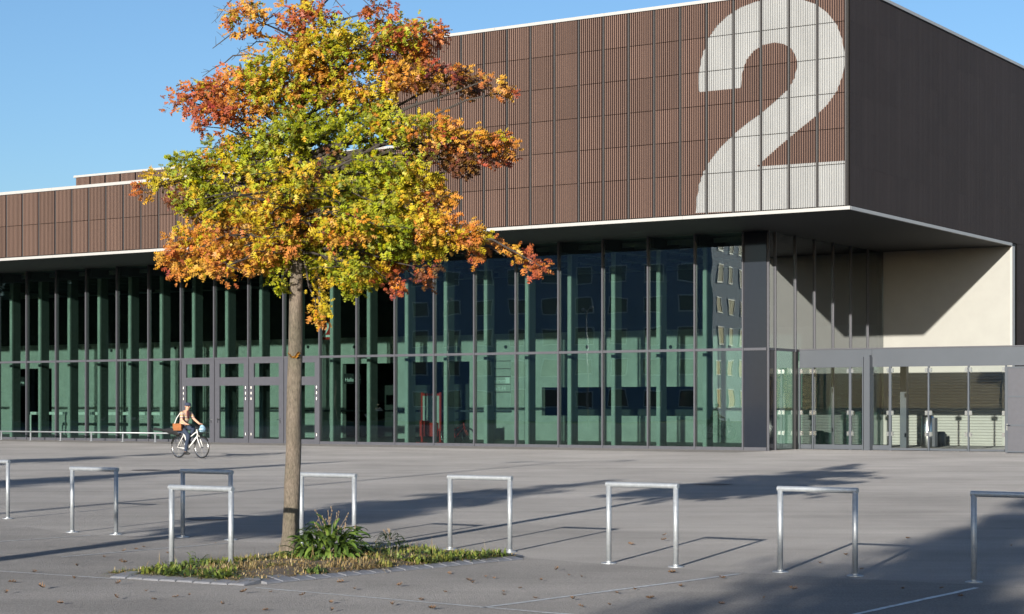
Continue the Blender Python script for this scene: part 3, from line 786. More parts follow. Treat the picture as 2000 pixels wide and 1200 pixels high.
n = 140; a, c, p = pit_points(n)                                   # dry tall stalks
sets.append(blades(n, p, rng.uniform(.1, .26, n), STRAW[rng.integers(0, 4, n)], (.001, .002), .9))
cl = [(rng.uniform(.05, 1.95), rng.uniform(.05, 4.0)) for _ in range(110)] + [(1.5 - .1 * k, .12 + .05 * (k % 3)) for k in range(12)] + [(.15, 2.4 + .12 * k) for k in range(13)]
P2, H2, C2 = [], [], []
for a0, c0 in cl:                                                  # rosettes of broader leaves
    if .2 < c0 < 2.5 and a0 < 1.3 and random.random() < .75: continue
    m = rng.integers(18, 45); g = GREEN[rng.integers(0, 4)] * rng.uniform(.8, 1.35)
    for _ in range(m):
        aa, cc = np.clip(a0 + rng.normal(0, .06), .02, 1.98), np.clip(c0 + rng.normal(0, .06), .03, 4.0)
        P2.append(pit(aa, cc, mound(aa, cc))); H2.append(rng.uniform(.05, .11)); C2.append(g * rng.uniform(.7, 1.3))
sets.append(blades(len(P2), np.array(P2), np.array(H2), np.array(C2), (.009, .019), 2.6))
off = 0; VV, FF, CC = [], [], []
for v, f, c in sets: VV.append(v); FF.append(f + off); CC.append(c); off += len(v)
o = place('ground_cover', np_mesh('ground_cover', np.concatenate(VV), np.concatenate(FF), np.concatenate(CC), M['herb']))
tag(o, 'weeds and dry grass covering the tree pit', 'weeds', kind='stuff')

# big leafy weed beside the trunk
def strap_leaf(name, L, wd, droop, col):
    mb = MB(); n = 6; vs = []
    for i in range(n + 1):
        f = i / n; w = wd * (math.sin(PI * (f * .86 + .1)) ** .8) * (1 if i < n else .1)
        x = L * f * (1 - .18 * droop * f); z = L * (.75 * f - droop * f * f)
        vs += [(x, -w, z + w * .35), (x, 0, z), (x, w, z + w * .35)]
    fs = []
    for i in range(n):
        k = i * 3; fs += [(k, k + 3, k + 4, k + 1), (k + 1, k + 4, k + 5, k + 2)]
    me = np_mesh(name, np.array(vs), np.array(fs), np.tile(np.array(col), (len(vs), 1)), M['herb'], True); return me
def weed(px, py, label, nl, size, pal, stalks):
    g = ground(px, py); g.z = .07
    b = empty('leafy_weed', g, 0, label, 'plant')
    meshes = [strap_leaf('strap_leaf', size * random.uniform(.36, .62), size * random.uniform(.035, .06), random.uniform(.6, 1.25), random.choice(pal)) for _ in range(14)]
    for k in range(nl):
        th, ph = random.uniform(0, 2 * PI), math.acos(random.uniform(.0, 1))
        rr = size * random.uniform(.25, .62)
        o = place('leaf', random.choice(meshes), b, (math.cos(th) * math.sin(ph) * rr * 1.15, math.sin(th) * math.sin(ph) * rr * .9, math.cos(ph) * rr * 1.05))
        o.rotation_euler = (random.uniform(-.4, .4), random.uniform(-.5, .5) - (.5 - ph * .5), th + random.uniform(-.5, .5)); s = random.uniform(.7, 1.15); o.scale = (s, s, s)
    for k in range(stalks):
        a = random.uniform(0, 2 * PI); hh = random.uniform(.36, .62) * size / .58; l = random.uniform(.03, .30)
        mb = MB(); tip = (math.cos(a) * l, math.sin(a) * l, hh)
        mb.tube([(0, 0, .05), (tip[0] * .4, tip[1] * .4, hh * .55), tip], [.003, .0025, .002], 5)
        for q in range(4):
            z = 1 - q * .07; mb.lathe([(.002, hh * z - .012), (.006, hh * z), (.002, hh * z + .012)], 6, (tip[0] * z + random.uniform(-.012, .012), tip[1] * z))
        mb.build('flower_stalk', M['stalk'], b)
    return b
M['stalk'] = simple('dry_stalk', (0.24, 0.175, 0.11), rough=0.9, var=.3)
weed(643, 1104, 'big leafy green weed with dry flower stalks beside the trunk', 290, .53, [(.08, .14, .025), (.12, .20, .035), (.17, .25, .045), (.06, .10, .02)], 16)
weed(762, 1074, 'small dark leafy weed at the back edge of the tree pit', 70, .22, [(.03, .045, .015), (.04, .06, .02)], 3)
weed(388, 1115, 'low bright green rosette weed between the legs of the rack in the pit', 40, .17, [(.13, .19, .03), (.10, .16, .03)], 0)

# ------------------------------------------------------------------ pin oak
TD = 20.7; SC = TD / FPX
TB = Vector(((563 - 1000) * SC, TD, 0.06))
def tp(x, y, dd=0.0):                       # a place in the crown, relative to the trunk's foot
    k = (TD + dd) / TD
    return Vector(((x - 1000) * SC * k - TB.x, dd, CAMZ + (HY - y) * SC * k - TB.z))
T = empty('oak_tree', TB, 0, 'young oak in green, yellow and red autumn leaf rising from the weedy pit', 'tree')
tr = [(560, 1108, .185), (563, 1094, .138), (565, 1076, .110), (568, 1040, .096), (570, 1000, .089), (572, 900, .086), (575, 780, .083), (576, 700, .080), (578, 600, .075), (580, 500, .069),
      (582, 400, .060), (585, 300, .052), (588, 200, .045), (590, 100, .036), (592, 20, .032), (590, -60, .024), (594, -130, .014), (592, -190, .006)]
mb = MB(); nseg = 20; pts = []
for i in range(len(tr) - 1):
    for k in range(4):
        f = k / 4; pts.append([tr[i][j] * (1 - f) + tr[i + 1][j] * f for j in range(3)])
pts.append(list(tr[-1]))
for i, (x, y, r) in enumerate(pts):
    c0 = tp(x, y)
    for k in range(nseg):
        a = 2 * PI * k / nseg
        fl = 1 + .05 * math.sin(a * 3 + y * .03) + .03 * math.sin(a * 5 - y * .07) + (.22 * max(0, (y - 1040) / 60) * math.sin(a * 4 + .6) if y > 1040 else 0) + random.uniform(-.012, .012)
        mb.v.append((c0.x + r * fl * math.cos(a), c0.y + r * fl * math.sin(a), c0.z))
for i in range(len(pts) - 1):
    for k in range(nseg):
        k2 = (k + 1) % nseg; mb.f.append([i * nseg + k, i * nseg + k2, (i + 1) * nseg + k2, (i + 1) * nseg + k]); mb.m.append(0)
mb.build('trunk', M['bark'], T, True)

PAL = {'G': [(.24, .27, .018), (.31, .33, .02), (.17, .20, .015), (.38, .36, .025)], 'Y': [(.50, .37, .025), (.44, .34, .025), (.50, .30, .03), (.38, .32, .02)],
       'O': [(.50, .22, .035), (.44, .16, .035), (.52, .28, .04)], 'R': [(.40, .115, .035), (.32, .08, .035), (.44, .15, .035)], 'D': [(.15, .05, .03), (.20, .09, .03), (.12, .06, .025)]}
BL = [  # x, y, rx, ry, colours
 (478,35,42,34,'OOGR'),(570,70,30,20,'RDRO'),(592,25,56,32,'ROOY'),(610,-45,70,34,'OYRG'),(590,-110,60,40,'ROY'),(592,-165,34,30,'RO'),(745,18,28,16,'RD'),(670,-40,50,24,'RO'),
 (640,75,70,34,'YGYO'),(720,70,80,32,'GYYO'),(800,66,66,30,'ROOG'),(862,66,28,16,'RRO'),(640,110,80,34,'GYO'),(560,120,66,38,'YOOG'),(610,140,60,36,'OORY'),(760,105,60,28,'ODG'),
 (520,165,70,42,'GOYO'),(455,170,66,38,'ORRG'),(395,180,46,26,'RROD'),(345,200,30,14,'RR'),(420,222,38,30,'ROR'),(405,245,16,14,'RD'),(470,215,50,30,'ORO'),(560,190,60,44,'OYG'),
 (690,160,78,34,'YYGO'),(780,110,66,28,'OOR'),(790,150,60,30,'OYD'),(850,150,58,24,'DORO'),(905,160,46,18,'DDOR'),(955,165,26,12,'OD'),(985,183,14,13,'OR'),(700,195,66,26,'YOY'),(640,185,36,30,'GYD'),(730,215,46,22,'GYD'),
 (560,255,84,42,'GGYG'),(640,245,60,36,'GGG'),(710,240,66,32,'GGGY'),(790,245,66,30,'GYGO'),(855,255,56,24,'OOYG'),(915,268,50,18,'OORY'),(965,278,34,15,'OOY'),(992,283,18,12,'OO'),(860,300,66,26,'DDOG'),(925,305,36,18,'DRO'),(972,308,22,16,'RO'),(900,330,30,16,'DD'),
 (500,270,40,24,'GDG'),(480,312,60,36,'GGY'),(430,300,50,36,'GOY'),(380,325,50,30,'GYOG'),(320,345,36,20,'YOG'),(285,372,18,12,'ROY'),(400,360,50,30,'GGY'),(350,390,30,14,'DD'),(375,400,36,22,'GYG'),
 (550,335,84,48,'YYGO'),(600,370,60,40,'YG'),(680,300,60,34,'GGD'),(745,330,66,40,'GYGG'),(800,350,56,40,'YYG'),(850,390,36,34,'OODY'),(690,390,66,44,'GGY'),(760,390,66,40,'GYG'),(640,340,50,34,'GD'),
 (430,400,54,32,'GGY'),(500,400,60,36,'YYO'),(460,445,76,36,'OYOO'),(385,465,52,34,'OOY'),(345,500,28,26,'OOR'),(360,530,24,14,'OO'),(420,500,66,34,'OOYO'),(485,500,50,36,'OYO'),(540,460,60,44,'YOO'),(530,500,40,24,'YYG'),(560,520,24,18,'GD'),(548,550,16,16,'GY'),
 (600,430,66,44,'OOY'),(660,440,66,44,'OYOO'),(720,450,76,46,'GYG'),(790,435,66,44,'YGY'),(850,445,54,34,'OYY'),(905,460,46,24,'OYO'),(950,475,34,18,'OOR'),(985,488,16,10,'OR'),(925,510,15,16,'RO'),(1018,500,20,12,'ROR'),(1045,518,18,15,'RO'),
 (640,500,50,36,'GYG'),(700,520,56,38,'YGG'),(760,510,28,40,'ROO'),(762,555,18,20,'RO'),(690,560,24,20,'GY'),(620,545,20,18,'YG'),(625,590,14,24,'YY'),(622,615,16,14,'YO'),(825,530,24,16,'DR'),(830,548,12,10,'D'),(860,480,30,20,'YG'),(800,490,40,24,'GY')]
TMPL = np.array([(0, -.25, 0), (-.055, .2, 0), (.055, .2, 0), (0, 1.0, -.12), (-.52, .70, .10), (.52, .70, .10), (-.44, .20, .06), (.44, .20, .06), (-.05, .52, .01), (.05, .52, .01), (-.27, .93, .0), (.27, .93, .0)])
TRI = np.array([(0, 2, 1), (1, 2, 9), (1, 9, 8), (8, 9, 3), (8, 4, 1), (9, 2, 5), (1, 6, 0), (2, 0, 7), (8, 10, 3), (9, 3, 11)])
lp, ldir, lup, lsz, lcol = [], [], [], [], []
limb_ends = []
def attach(x, y):
    R_ = abs(x - 585)
    ya = y + (R_ * .42 if y < 260 else R_ * .12 if y < 400 else -R_ * .12)
    return min(max(ya, -150), 500)
blobs = []
for (x, y, rx, ry, cs) in BL:
    dd = random.uniform(-.5, .3) * min(1.0, .4 + (abs(x - 585) * SC) * .4); blobs.append((x, y, rx, ry, cs, dd, 1.0))
    if abs(x - 585) < 190 and rx > 48 and y > 300:
        for s in (-1, 1):
            blobs.append((x + random.uniform(-30, 30), y + random.uniform(-10, 30), rx, ry * .8, cs, s * random.uniform(.5, 1.2), .22))
for (x, y, rx, ry, cs, dd, wt) in blobs:
    ctr = tp(x, y, dd); Rx, Rz = rx * SC, ry * SC * .86; Ry = min(Rx * 1.0, .42)
    ncl = max(3, int(wt * rx * ry / 44))
    ya = attach(x, y); base = tp(585 + (x - 585) * .02, ya, 0)
    limb_ends.append((base, ctr, Rx, y))
    for _ in range(ncl):
        while True:
            q = rng.uniform(-1, 1, 3)
            if q @ q < 1: break
        pc = np.array(ctr) + q * np.array([Rx, Ry, Rz]) * 1.02
        outd = np.array([q[0] * .6 + (x - 585) / 500, q[1] * .5 - .05, -.35 + q[2] * .3])
        pal = PAL[cs[0] if rng.uniform() < .45 else cs[rng.integers(0, len(cs))]]; bc = np.array(pal[rng.integers(0, len(pal))])
        for _l in range(int(rng.integers(6, 12))):
            dv = outd + rng.normal(0, .55, 3); dv /= np.linalg.norm(dv)
            up = np.array([rng.normal(-.25, .45), rng.normal(-.95, .4), .7]); up -= dv * (up @ dv); up /= np.linalg.norm(up)
            lp.append(pc + dv * rng.uniform(.01, .07) + rng.normal(0, .034, 3)); ldir.append(dv); lup.append(up)
            lsz.append(rng.uniform(.042, .076)); lcol.append(np.clip(bc * rng.uniform(.85, 1.5) + rng.normal(0, .012, 3), .005, .9))
lp, ldir, lup, lsz, lcol = map(np.array, (lp, ldir, lup, lsz, lcol))
N = len(lp); print('leaves', N)
side = np.cross(ldir, lup)
score = lp[:, 1] + rng.uniform(0, .9, N)                         # leaves nearest to the viewer become single leaves
single = np.argsort(score)[:290]
mask = np.ones(N, bool); mask[single] = False
def leaf_verts(ix):
    t = TMPL[None] * lsz[ix][:, None, None]
    curl = rng.uniform(-1.5, 2.5, len(ix))[:, None]
    return lp[ix][:, None] + side[ix][:, None] * t[:, :, 0:1] + ldir[ix][:, None] * t[:, :, 1:2] + lup[ix][:, None] * (t[:, :, 2] * curl)[:, :, None]
ix = np.where(mask)[0]
V = leaf_verts(ix).reshape(-1, 3); F = ((np.arange(len(ix)) * 12)[:, None, None] + TRI[None]).reshape(-1, 3)
fol = place('foliage', np_mesh('foliage', V, F, np.repeat(lcol[ix], 12, 0), M['leaf']), T); tag(fol, kind='stuff')
lm = {}
for i in single:
    key = tuple(np.round(lcol[i] * 6).astype(int))
    if key not in lm: lm[key] = np_mesh('oak_leaf', TMPL, TRI, np.tile(lcol[i], (12, 1)), M['leaf'])
    o = bpy.data.objects.new('leaf', lm[key]); COL.objects.link(o); o.parent = T
    mt = Matrix([list(side[i]) + [0], list(ldir[i]) + [0], list(lup[i]) + [0], [0, 0, 0, 1]]).transposed()
    o.matrix_local = Matrix.Translation(Vector(lp[i])) @ mt @ Matrix.Scale(float(lsz[i]), 4)
# limbs
for base, ctr, Rx, y in limb_ends:
    d = ctr - base; L = d.length; r0 = min(.034, .010 + L * .011)
    sag = Vector((0, 0, (.10 if y < 350 else .16) * L))
    pts = [base]
    for k in range(1, 6):
        f = k / 5; pts.append(base + d * f + sag * math.sin(PI * f) * .6 + Vector((random.gauss(0, .02), random.gauss(0, .02), random.gauss(0, .02))) * L)
    mb = MB(); mb.tube(pts, [r0 * (1 - .82 * k / 5) for k in range(6)], 6)
    for k in range(5):                                             # side twigs
        p0 = pts[random.randint(3, 5)]; v = Vector((random.uniform(-1, 1) * Rx, random.uniform(-.3, .3), random.uniform(-.3, .25) * Rx))
        mb.tube([p0, p0 + v * .5 + Vector((0, 0, .02)), p0 + v], [.006, .004, .002], 4)
    mb.build('limb', M['twig'], T)
def twig(pl, r):
    mb = MB(); ps = [tp(x, y, .1) for x, y in pl]; mb.tube(ps, [r * (1 - .75 * i / (len(ps) - 1)) for i in range(len(ps))], 5)
    for i in range(1, len(ps)):
        for _ in range(2):
            p = ps[i - 1].lerp(ps[i], random.random()); v = Vector((random.uniform(-.12, .05), random.uniform(-.05, .05), random.uniform(-.05, .12)))
            mb.tube([p, p + v], [.003, .0015], 4)
    mb.build('twig', M['twig'], T)
for pl, r in (([(590, 100), (533, 75), (505, 68), (488, 57), (470, 65), (450, 68), (432, 82), (415, 95)], .016), ([(488, 57), (510, 45), (540, 28), (560, 12)], .008),
              ([(505, 68), (515, 50), (530, 32), (545, 18)], .006), ([(560, 120), (535, 88), (515, 82), (500, 82), (488, 93), (470, 100), (452, 118)], .010),
              ([(540, 118), (490, 106), (455, 109), (440, 122), (415, 135), (395, 150)], .012), ([(452, 0), (440, 14), (425, 35), (413, 46)], .006), ([(470, -30), (452, 0)], .008),
              ([(592, 40), (620, 20), (650, -10), (690, -40)], .016), ([(655, 0), (672, 20), (690, 38)], .006), ([(690, -20), (720, 10), (750, 20)], .007),
              ([(640, 350), (690, 335), (720, 322), (745, 330), (800, 345)], .020), ([(950, 478), (985, 490), (1015, 496), (1050, 515)], .008)):
    twig(pl, r)
# a sprig on the trunk
for k in range(5):
    o = place('leaf', np_mesh('sprig_leaf', TMPL * .075, TRI, np.tile(np.array((.42, .2, .03)), (12, 1)), M['leaf']), T, tp(573 + k * 3 - 6, 698, -.095))
    o.rotation_euler = (random.uniform(-1, 1) + 1.2, random.uniform(-.8, .8), random.uniform(-1.5, 1.5))

# more oaks of the same row stand outside the picture and throw their shade into it
for (x, y, s, rz, lab) in ((-9.2, 11.4, .95, 2.0, 'autumn oak left of the camera, trunk widened for its shadow'), (-17.6, 23.6, 1.0, 4.1, 'autumn oak left of the picture beside the pit oak'),
                           (-6.5, -9.5, 1.4, 1.0, 'tall autumn oak close behind the camera'), (-23.8, 34.5, 1.0, 5.3, 'autumn oak far left towards the glass front')):
    c = copy_tree(T, skip=('leaf',)); c.location = (x, y, 0.0); c.rotation_euler = (0, 0, rz); c.scale = (s, s, s)
    c['label'] = lab; c['group'] = 'row of autumn oaks on the plaza'
    if x == -9.2:
        for ch in c.children:
            if ch.name.startswith('trunk'): ch.scale = (2.4, 2.4, 1)  # unseen trunk widened to throw a broader shadow band

# ------------------------------------------------------------------ fallen leaves and manholes
fl = []
for k in range(6):
    t = TMPL.copy() * .06; t[:, 2] = np.abs(t[:, 0]) * random.uniform(.3, 1.1) + np.abs(t[:, 1] - .02) * random.uniform(.1, .5)
    me = np_mesh('fallen_leaf', t, TRI, None, M['dry']); fl.append(me)
lf = [(235, 1096), (150, 1107), (245, 1100), (75, 1117), (150, 1132), (225, 1142), (285, 1156), (350, 1166), (372, 1164), (467, 1159), (300, 1172), (15, 1138), (10, 1160), (230, 1170),
      (525, 1136), (668, 1137), (690, 1152), (815, 1172), (650, 1195), (527, 1158), (780, 1145), (870, 1158), (915, 1133), (925, 1140), (950, 1127), (965, 1130), (990, 1157), (980, 1162), (1135, 1128),
      (1110, 1125), (1060, 1135), (1238, 1153), (1265, 1170), (1205, 1159), (1140, 1186), (1190, 1183), (1120, 1172), (1330, 1146), (1315, 1119), (1230, 1063), (1295, 1047), (1297, 1056), (1495, 1170),
      (1540, 1150), (1770, 1052), (1885, 1165), (1835, 1150), (1980, 1068), (1765, 1150), (1685, 1112), (240, 1078), (265, 1074), (280, 1069), (330, 1082), (420, 1062), (205, 1088), (640, 1178), (590, 1165), (765, 1183),
      (1045, 1168), (1010, 1150), (840, 1190), (435, 1182), (120, 1180), (90, 1150), (520, 1192), (1400, 1180), (1600, 1100), (1655, 1085), (880, 1120), (1085, 1115), (1420, 1130)]
for px, py in lf:
    g = ground(px + random.uniform(-5, 5), py, .012)
    o = place('fallen_leaf', random.choice(fl), None, g); o.rotation_euler = (random.uniform(-.3, .3), random.uniform(-.3, .3), random.uniform(0, 6.28)); s = random.uniform(.6, 1.2); o.scale = (s, s, s)
    tag(o, 'small dry brown oak leaf lying on the grey asphalt', 'leaf', 'dry leaves scattered on the asphalt')
for px, py, lab in ((1394, 947, 'round iron manhole cover out on the plaza behind the right-hand racks'), (286, 919, 'round iron manhole cover left of the cyclist, in tree shade'), (408, 1014, 'round iron manhole cover between the racks left of the trunk')):
    g = ground(px, py); b = empty('manhole_cover', g, 0, lab, 'manhole cover')
    mb = MB(); mb.lathe([(.31, .004), (.31, .012), (.05, .013)], 32); mb.build('lid', M['iron'], b)
    mb = MB(); n = 32
    for k in range(n):
        a, c = 2 * PI * k / n, 2 * PI * (k + 1) / n
        mb.quad((.33 * math.cos(a), .33 * math.sin(a), .009), (.40 * math.cos(a), .40 * math.sin(a), .009), (.40 * math.cos(c), .40 * math.sin(c), .009), (.33 * math.cos(c), .33 * math.sin(c), .009))
    mb.build('rim', M['iron'], b)

# ------------------------------------------------------------------ bicycle and rider
def skin(name, joints, edges, mats, root=0, sub=2):
    me = bpy.data.meshes.new(name); me.from_pydata([j[0] for j in joints], edges, [])
    o = bpy.data.objects.new(name, me); COL.objects.link(o)
    o.modifiers.new('skin', 'SKIN').use_smooth_shade = True
    for i, j in enumerate(joints):
        r = j[1] if hasattr(j[1], '__len__') else (j[1], j[1])
        me.skin_vertices[0].data[i].radius = r; me.skin_vertices[0].data[i].use_root = (i == root)
    sm = o.modifiers.new('sub', 'SUBSURF'); sm.levels = sub; sm.render_levels = sub
    dg = bpy.context.evaluated_depsgraph_get(); dg.update()
    m2 = bpy.data.meshes.new_from_object(o.evaluated_get(dg)); bpy.data.objects.remove(o)
    m2.name = name; m2.materials.clear(); m2.materials.append(mats)
    m2.polygons.foreach_set('use_smooth', [True] * len(m2.polygons)); return m2
BH = -0.66
B = empty('bicycle', ground(349, 894.6), BH, 'white city bicycle with basket and rear rack being ridden past the doors', 'bicycle')
WB = 1.10
wt = MB(); wt.ring((0, 0, .35), .332, .020, 40, 8, .9); wt = wt.mesh('tyre', M['black'], True)
wr = MB(); wr.ring((0, 0, .35), .306, .011, 40, 6, 1.0); wr = wr.mesh('rim', M['steel'], True)
ws = MB()
for k in range(18):
    a = 2 * PI * k / 18; ws.tube([(0, (.03 if k % 2 else -.03), .35), (.3 * math.cos(a), 0, .35 + .3 * math.sin(a))], .0022, 4)
ws.tube([(0, -.05, .35), (0, .05, .35)], .022, 8); ws = ws.mesh('spokes', M['steel'])
for xx in (0, WB):
    w = empty('wheel', (xx, 0, 0)); w.parent = B
    place('tyre', wt, w); place('rim', wr, w); place('spokes', ws, w)
mb = MB(); HT, HB = Vector((.86, 0, .93)), Vector((.91, 0, .74)); BBk = Vector((.44, 0, .29)); ST = Vector((.27, 0, .80))
mb.tube([HT, HB], .026, 8).tube([HB, BBk], .026, 8).tube([HT.lerp(HB, .3), ST.lerp(BBk, .45)], .018, 8).tube([BBk, ST], .02, 8)
for s in (-.055, .055): mb.tube([BBk, (0, s, .35)], .013, 6).tube([ST, (0, s, .35)], .012, 6)
mb.tube([(.44, -.04, .29), (.44, .04, .29)], .03, 8)
mb.build('frame', M['white'], B, True)
mb = MB()
for s in (-.055, .055): mb.tube([HB + Vector((0, s * .8, 0)), (.98, s, .58), (WB, s, .35)], [.018, .016, .011], 8)
mb.build('fork', M['white'], B, True)
mb = MB(); mb.tube([(.84, 0, .93), (.82, 0, 1.06)], .016, 8).tube([(.70, -.29, 1.07), (.80, -.2, 1.09), (.84, 0, 1.06), (.80, .2, 1.09), (.70, .29, 1.07)], .013, 8)
for s in (-1, 1): mb.tube([(.66, s * .30, 1.065), (.76, s * .26, 1.08)], .019, 8)
mb.build('handlebar', M['black'], B, True)
mb = MB(); mb.tube([(.27, 0, .8), (.25, 0, .92)], .013, 6); mb.build('seat_post', M['steel'], B)
mb = MB(); mb.tube([(.10, 0, .955), (.2, 0, .965), (.3, 0, .96), (.40, 0, .955)], [.09, .08, .045, .02], 10); mb.build('saddle', M['black'], B, True)
mb = MB()
for s in (-.07, .07): mb.tube([(-.30, s, .74), (.22, s, .76)], .007, 6).tube([(-.15, s, .74), (0, s, .36)], .006, 6)
for k in range(4): mb.tube([(-.28 + .15 * k, -.07, .742), (-.28 + .15 * k, .07, .742)], .005, 5)
mb.build('rear_rack', M['black'], B)
mb = MB(); mb.tube([(.44, -.08, .29), (.50, -.09, .13)], .012, 6).tube([(.44, .08, .29), (.38, .09, .45)], .012, 6).ring((.44, -.06, .29), .09, .006, 20, 5)
mb.tube([(.44, -.055, .38), (.0, -.055, .39)], .005, 4).tube([(.44, -.055, .2), (.0, -.055, .31)], .005, 4)
mb.box(.45, .56, -.17, -.09, .115, .14).box(.32, .43, .09, .17, .45, .475); mb.build('crank', M['black'], B)
mb = MB()
for cx in (0, WB):
    for k in range(9):
        a0, a1 = R(20 + 16 * k), R(36 + 16 * k)
        if cx and k < 1: continue
        p = [(cx + .37 * math.cos(a), .35 + .37 * math.sin(a)) for a in (a0, a1)]
        mb.quad((p[0][0], -.028, p[0][1]), (p[1][0], -.028, p[1][1]), (p[1][0], .028, p[1][1]), (p[0][0], .028, p[0][1]))
mb.build('mudguard', M['black'], B)
mb = MB(); x0, x1, z0, z1, yy = .98, 1.26, .80, 1.02, .17
for z, g in ((z0, .85), (z0 + .11, .93), (z1, 1.0)):
    c = [((x0 + x1) / 2 + sx * (x1 - x0) / 2 * g, sy * yy * g, z) for sx, sy in ((-1, -1), (1, -1), (1, 1), (-1, 1))]
    for i in range(4): mb.tube([c[i], c[(i + 1) % 4]], .005, 5)
for k in range(16):
    sx, sy = math.cos(2 * PI * k / 16), math.sin(2 * PI * k / 16); q = max(abs(sx), abs(sy)); sx, sy = sx / q, sy / q
    mb.tube([((x0 + x1) / 2 + sx * .14 * .85, sy * yy * .85, z0), ((x0 + x1) / 2 + sx * .14, sy * yy, z1)], .003, 4)
mb.box(x0 + .03, x1 - .03, -.13, .13, z0 - .005, z0 + .003); mb.tube([(.9, 0, .86), (x0 + .02, 0, .82)], .01, 6)
mb.build('basket', M['black'], B)
def on_bike(o): o.location = Vector(B.location) + Matrix.Rotation(BH, 3, 'Z') @ Vector(o.location); o.rotation_euler[2] += BH; return o
bag = skin('plastic_bag', [((1.12, 0, .83), (.09, .10)), ((1.12, 0, .93), (.12, .15)), ((1.11, .02, 1.02), (.08, .11)), ((1.10, -.04, 1.08), (.05, .03))], [(0, 1), (1, 2), (2, 3)], M['bluebag'])
tag(on_bike(place('plastic_bag', bag)), 'pale blue plastic bag in the bicycle front basket', 'bag')
case = skin('instrument_case', [((.10, 0, .85), (.09, .15)), ((-.08, 0, .85), (.09, .16)), ((-.24, .0, .86), (.07, .10)), ((-.36, 0, .87), (.06, .12)), ((-.50, 0, .88), (.05, .10)), ((-.64, 0, .89), (.035, .05)), ((-1.0, 0, .92), (.035, .05)), ((-1.22, 0, .94), (.03, .06))], [(i, i + 1) for i in range(7)], M['black'])
tag(on_bike(place('instrument_case', case)), 'black instrument case lying on the bicycle rear rack', 'instrument case')
J = [((.20, 0, 1.02), (.12, .15)), ((.25, 0, 1.18), (.11, .15)), ((.31, 0, 1.34), (.12, .17)), ((.36, 0, 1.46), (.09, .13)), ((.40, 0, 1.545), (.052, .052)), ((.435, 0, 1.625), (.078, .070)), ((.44, 0, 1.71), (.088, .075)),
     ((.35, -.17, 1.46), .06), ((.42, -.25, 1.24), .045), ((.64, -.28, 1.12), .034), ((.70, -.275, 1.095), (.03, .036)),
     ((.35, .17, 1.46), .06), ((.47, .25, 1.26), .045), ((.66, .28, 1.13), .034), ((.72, .275, 1.10), (.03, .036)),
     ((.22, -.09, .98), .085), ((.58, -.10, .74), .062), ((.47, -.10, .40), .045), ((.46, -.12, .19), .036), ((.60, -.125, .155), .034),
     ((.22, .09, .98), .085), ((.62, .10, .96), .062), ((.42, .10, .68), .045), ((.34, .12, .50), .036), ((.48, .125, .49), .034)]
E = [(0, 1), (1, 2), (2, 3), (3, 4), (4, 5), (5, 6), (3, 7), (7, 8), (8, 9), (9, 10), (3, 11), (11, 12), (12, 13), (13, 14), (0, 15), (15, 16), (16, 17), (17, 18), (18, 19), (0, 20), (20, 21), (21, 22), (22, 23), (23, 24)]
JB, EB = list(J), list(E)
for hnd, s in ((10, -1), (14, 1)):
    hp = Vector(J[hnd][0])
    for k, (dx, ln) in enumerate(((-.03, .042), (-.01, .05), (.012, .048), (.032, .036))):
        p1 = hp + Vector((.045 + ln * .3, s * dx * .3 + dx * .2, .012)) + Vector((0, dx, 0)); p2 = p1 + Vector((.012, 0, -.03))
        JB.append((tuple(p1), .010)); JB.append((tuple(p2), .009)); n = len(JB); EB += [(hnd, n - 2), (n - 2, n - 1)]
    p1 = hp + Vector((.0, -s * .045, -.015)); JB.append((tuple(p1), .011)); p2 = p1 + Vector((.03, -s * .005, -.015)); JB.append((tuple(p2), .009)); n = len(JB); EB += [(hnd, n - 2), (n - 2, n - 1)]
body = skin('person', JB, EB, M['skin'])
PR = place('person', body); on_bike(PR)
tag(PR, 'person in flat cap and plaid shirt riding a white bicycle past the doors', 'person')
def wear(name, idx, infl, mat, extra=(), sub=2, trim=None):
    mp = {k: i for i, k in enumerate(idx)}; js = []
    for k in idx:
        p, r = J[k]; r = r if hasattr(r, '__len__') else (r, r); js.append((p, (r[0] + infl, r[1] + infl)))
    es = [(mp[a], mp[b]) for a, b in E if a in mp and b in mp]
    for frm, p, r in extra: js.append((p, r)); es.append((mp[frm], len(js) - 1))
    return place(name, skin(name, js, es, mat, 0, sub), PR)
wear('shirt', [0, 1, 2, 3, 7, 11], .017, M['plaid'], [(7, (.41, -.24, 1.27), (.068, .072)), (11, (.45, .24, 1.29), (.068, .072))])
wear('trousers', [0, 15, 16, 17, 18, 20, 21, 22, 23], .014, M['jeans'])
mb = MB(); mb.tube([(.395, 0, 1.26), (.43, 0, 1.36), (.435, 0, 1.47), (.43, 0, 1.53)], [.04, .06, .055, .045], 10); mb.build('undershirt', M['maroon'], PR, True)
mb = MB(); mb.lathe([(.100, 1.705), (.104, 1.73), (.10, 1.775), (.07, 1.80), (.02, 1.808)], 16, (.435, 0)); mb.add([(.51, -.07, 1.712), (.575, -.04, 1.70), (.575, .04, 1.70), (.51, .07, 1.712), (.51, -.07, 1.727), (.565, -.04, 1.712), (.565, .04, 1.712), (.51, .07, 1.727)], [(0, 3, 2, 1), (4, 5, 6, 7), (0, 1, 5, 4), (1, 2, 6, 5), (2, 3, 7, 6)])
mb.build('flat_cap', M['navy'], PR, True)
mb = MB(); mb.tube([(.50, 0, 1.69), (.545, 0, 1.655), (.525, 0, 1.645)], [.008, .016, .008], 8); mb.build('nose', M['skin'], PR, True)
mb = MB()
for s in (-1, 1): mb.ring((.515, s * .036, 1.685), .022, .004, 14, 5)
mb.tube([(.515, -.06, 1.688), (.42, -.088, 1.69)], .003, 4).tube([(.515, .06, 1.688), (.42, .088, 1.69)], .003, 4); mb.build('spectacles', M['black'], PR)
mb = MB()
